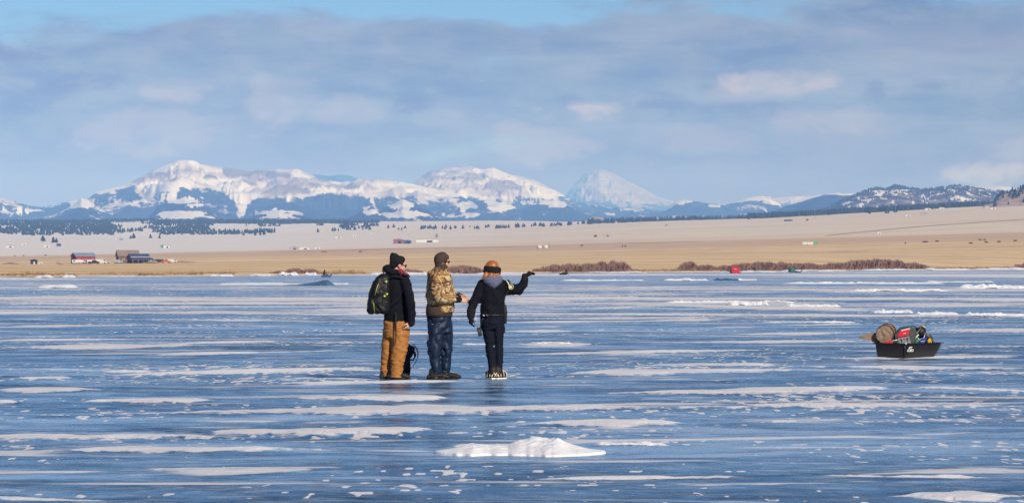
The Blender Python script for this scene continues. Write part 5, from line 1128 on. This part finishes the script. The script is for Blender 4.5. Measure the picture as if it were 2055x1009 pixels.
inner = [ring(0, .15, .56, .285), ring(0, .03, .45, .24)]
mb.rings(outer[:1][::-1] + [], False) if False else None
mb.rings(outer + rim + inner, True); tub = mb.build("tub", tubm, r); 
md = tub.modifiers.new('edge', 'EDGE_SPLIT'); md.split_angle = R(35)
def side_pt(t, z, e=.0):   # point on the long side facing the camera and right; t along the sled
    b_ = float(np.interp(z, [0, .03, .13, .245], [.285, .298, .312, .322])) + e
    return (t * math.cos(th) + b_ * math.sin(th), t * math.sin(th) - b_ * math.cos(th), z)
MB().tube([side_pt(-.555, .02, .004), side_pt(-.575, .13, .004), side_pt(-.59, .245, .004)], .011, 8).build("corner_rib", tubm, r)
MB().ell(side_pt(-.60, .26, .035), (.014, .014, .014), 10, 8).build("rope_grommet", whitem, r)
def text_part(txt, name, loc, size, parent, mat, rotz, shear=.3):
    cu = bpy.data.curves.new(name, 'FONT'); cu.body = txt; cu.size = size; cu.extrude = .001; cu.align_x = 'CENTER'; cu.align_y = 'CENTER'; cu.shear = shear; cu.offset = .0012
    to = bpy.data.objects.new(name, cu); COL.objects.link(to); dg = bpy.context.evaluated_depsgraph_get(); me = bpy.data.meshes.new_from_object(to.evaluated_get(dg)); bpy.data.objects.remove(to)
    o = mesh_obj(name, me, None, parent, False); o.data.materials.clear(); o.data.materials.append(mat); o.location = loc
    o.rotation_euler = (R(90) - .06, 0, rotz); o.scale = (1.5, 1, 1); return o
text_part("JET", "lettering", side_pt(-.42, .185, .010), .05, r, whitem, th); text_part("SLED", "lettering", side_pt(-.42, .138, .010), .058, r, whitem, th)
T(MB(), P, [(1752, 689, -.1), (1745, 700, -.1), (1752, 712, -.05), (1762, 716, 0)], .006).build("tow_rope", rubber, r) if False else None
# load
tanm = cloth("tan_canvas", (.24, .165, .115), .9, var=.2, scale=14)
a, P = sled_item(1780, 0, "rolled tan canvas bundle standing up at the left end of the loaded sled", "canvas_roll", "canvas roll")
mb = MB(); mb.tube([P(1771.3, 670.6, -.26), P(1774, 669.5, -.12), P(1781, 666.8, .12), P(1786.5, 665, .30)], [.146, .150, .152, .148], 26); ro = soft("roll", mb, tanm, a, .009, 2, [(.010, 9, 5, 9), (.004, 18, 18, 18)], 41)
for q0 in (.25, .7):
    c0 = Vector(P(1771.3, 670.6, -.26)).lerp(Vector(P(1786.5, 665, .30)), q0); ax0 = (Vector(P(1786.5, 665, .30)) - Vector(P(1771.3, 670.6, -.26))).normalized()
    MB().tube([c0 - ax0 * .015, c0 + ax0 * .015], .163, 26).build("binding", cloth("dark_webbing", (.05, .035, .025)), a)
a, P = sled_item(1745, 0, "tan pointed canvas flap hanging out over the left end of the sled", "canvas_flap", "canvas")
mb = MB(); out = [(1721.5, 676.5), (1735, 670), (1750, 667), (1762, 668), (1768, 680), (1764, 690), (1757, 687), (1745, 682), (1732, 678.5)]
mb.prism([P(x, y_)[0::2] for x, y_ in out], -.10, -.02); soft("flap", mb, tanm, a, .008, 4, [(.008, 12, 12, 18)], 42)
a, P = sled_item(1781, 0, "red plastic item under the rolled tan canvas on the sled", "plastic_case", "case")
soft("case_body", MB().box(P(1780, 690, -.20), (.17, .16, .13), Matrix.Rotation(-.25, 3, 'Y')), simple_mat("red_plastic", (.55, .015, .02), .4), a, .008, 3); MB().box(P(1785, 684, -.22), (.05, .09, .02)).build("latch", rubber, a, False)
a, P = sled_item(1814, 0, "grey generator with a red panel and two dark slots in the middle of the sled", "generator", "generator")
gm_ = simple_mat("grey_plastic", (.045, .05, .058), .5, var=.2); lg = simple_mat("light_grey_plastic", (.20, .21, .22), .45, var=.1)
zz = lambda L_: [P(1700 + x / 8.41, 630 + y_ / 8.41)[0::2] for x, y_ in L_]
mb = MB(); mb.prism(zz([(780, 345), (880, 245), (1085, 196), (1125, 225), (1172, 330), (1105, 520), (870, 520), (800, 440)]), -.20, .10); soft("housing", mb, gm_, a, .007, 3)
MB().prism(zz([(868, 275), (1046, 236), (1003, 352), (818, 388)]), -.225, -.19).build("red_panel", simple_mat("red_enamel", (.60, .012, .03), .35, var=.05), a, False, .004)
MB().prism(zz([(893, 262), (1043, 228), (1040, 240), (890, 276)]), -.231, -.19).build("chrome_edge", whitem, a, False)
MB().prism(zz([(930, 312), (972, 306), (970, 316), (928, 322)]), -.229, -.224).build("plate", whitem, a, False)
fp = MB().prism(zz([(828, 402), (1018, 362), (1058, 478), (1055, 520), (865, 520)]), -.220, -.19).build("face_panel", lg, a, False, .004)
for q in ([(876, 412), (900, 408), (912, 462), (888, 466)], [(974, 392), (1000, 388), (1014, 440), (990, 445)], [(928, 410), (950, 405), (956, 422), (932, 427)]): MB().prism(zz(q), -.224, -.215).build("slot", M['dark'], fp, False)
MB().tube([P(1799, 668, -.05), P(1806, 657, -.05), P(1822, 654, -.05), P(1832, 657.5, -.05)], .012, 8).build("handle", gm_, a)
a, P = sled_item(1846, 0, "round black bucket lying on its side at the right of the generator", "bucket", "bucket")
c0 = Vector(P(1845.5, 666, -.10)); c1 = Vector(P(1850, 665, .16)); mb = MB(); mb.tube([c0, c1], [.107, .098], 24, cap=False); mb.tube([c0 + Vector((0, .004, 0)), c1], [.094, .088], 24, cap=True); mb.build("bucket_body", rubber, a)
MB().tube([c0 - Vector((0, .004, 0)), c0 + Vector((0, .012, 0))], .113, 24, cap=False).build("bucket_rim", gm_, a); MB().tube([P(1836, 665, -.11), P(1839, 676, -.14), P(1846, 680, -.15), P(1853, 676, -.14), P(1855, 666, -.11)], .005, 6).build("bucket_handle", steelm, a)
def lump(label, name, cat, pts, rad, col, seed, part="bag_body", trim=None):
    a, P = sled_item(pts[0][0], 0, label, name, cat); mb = MB(); mb.tube([P(*p) for p in pts], rad, 12, .8, cap='round'); soft(part, mb, simple_mat(name + "_cloth", col, .6, var=.3, scale=25), a, .007, 2, [(.010, 16, 16, 16)], seed)
    if trim: MB().tube([P(*p) for p in trim[0]], trim[1], 6, cap='round').build(trim[2], trim[3], a)
lump("dark green cloth bag beside the generator in the sled", "cloth_bag", "bag", [(1836, 690, -.12), (1838, 683, -.12), (1839, 677, -.12)], [.05, .042, .018], (.01, .13, .05), 51, trim=([(1836, 676, -.19), (1840, 671, -.2)], .014, "white_tag", whitem))
lump("bright blue cloth bag in the right half of the sled", "cloth_bag", "bag", [(1847, 688, -.04), (1852, 683, -.02), (1857, 678, .0)], [.062, .058, .04], (.01, .04, .32), 52, trim=([(1842, 680, -.10), (1848, 684, -.11), (1854, 684, -.09)], .004, "drawstring", whitem))
lump("dark blue cloth bundle on top of the generator's right shoulder", "cloth_bundle", "bundle", [(1828, 658, .12), (1834, 655, .12), (1838, 657, .12)], [.03, .038, .028], (.012, .04, .20), 53, "bundle_body")
lump("yellow dry bag at the right end of the sled", "dry_bag", "bag", [(1865, 690, .03), (1865.5, 684, .03), (1865.5, 678.5, .03)], [.052, .042, .016], (.75, .42, .01), 54, trim=([(1860, 684, -.03), (1865, 682, -.035), (1870, 685, -.02)], .004, "cord", rubber))
lump("small yellow float on top of the load behind the black bucket", "float", "float", [(1852, 657, .05), (1854.5, 656, .05)], [.032, .030], (.75, .45, .02), 55, "float_body")
lump("crumpled black bag slumped over the right end of the load", "cloth_bag", "bag", [(1856, 684, .15), (1862, 675, .15), (1868, 676, .15), (1875, 688, .15)], [.06, .06, .055, .04], (.012, .012, .014), 56)
lump("green and white net bundle left of the generator", "net_bundle", "net", [(1791, 686, -.2), (1796, 683, -.2), (1799, 687, -.2)], [.03, .035, .03], (.02, .06, .03), 57, "net_body", trim=([(1793, 682, -.235), (1797, 681, -.24)], .010, "white_float", whitem))
for lb, pts in (("fishing rod lying across the mouth of the black bucket", [(1837, 668, -.22), (1846.5, 656, -.16)]), ("fishing rod leaning down the right end of the load", [(1857, 668, -.06), (1875, 686, -.12)]), ("thin fishing rod sticking up behind the generator", [(1834, 662, .1), (1831, 643, .15)]), ("thin fishing rod leaning up to the right from the bucket", [(1853, 662, .1), (1869, 634, .15)])):
    a, P = sled_item(pts[0][0], 0, lb, "fishing_rod", "fishing rod"); p0, p1 = Vector(P(*pts[0])), Vector(P(*pts[1])); thin = pts[1][1] < 650
    MB().tube([p0, p0.lerp(p1, .35)], .010 if not thin else .006, 8, cap='round').build("grip", tanm if not thin else rubber, a); MB().tube([p0.lerp(p1, .33), p1], [.006, .004] if not thin else [.0028, .0012], 6).build("rod_blank", gm_ if thin else cloth("rod_tan", (.3, .22, .16)), a)
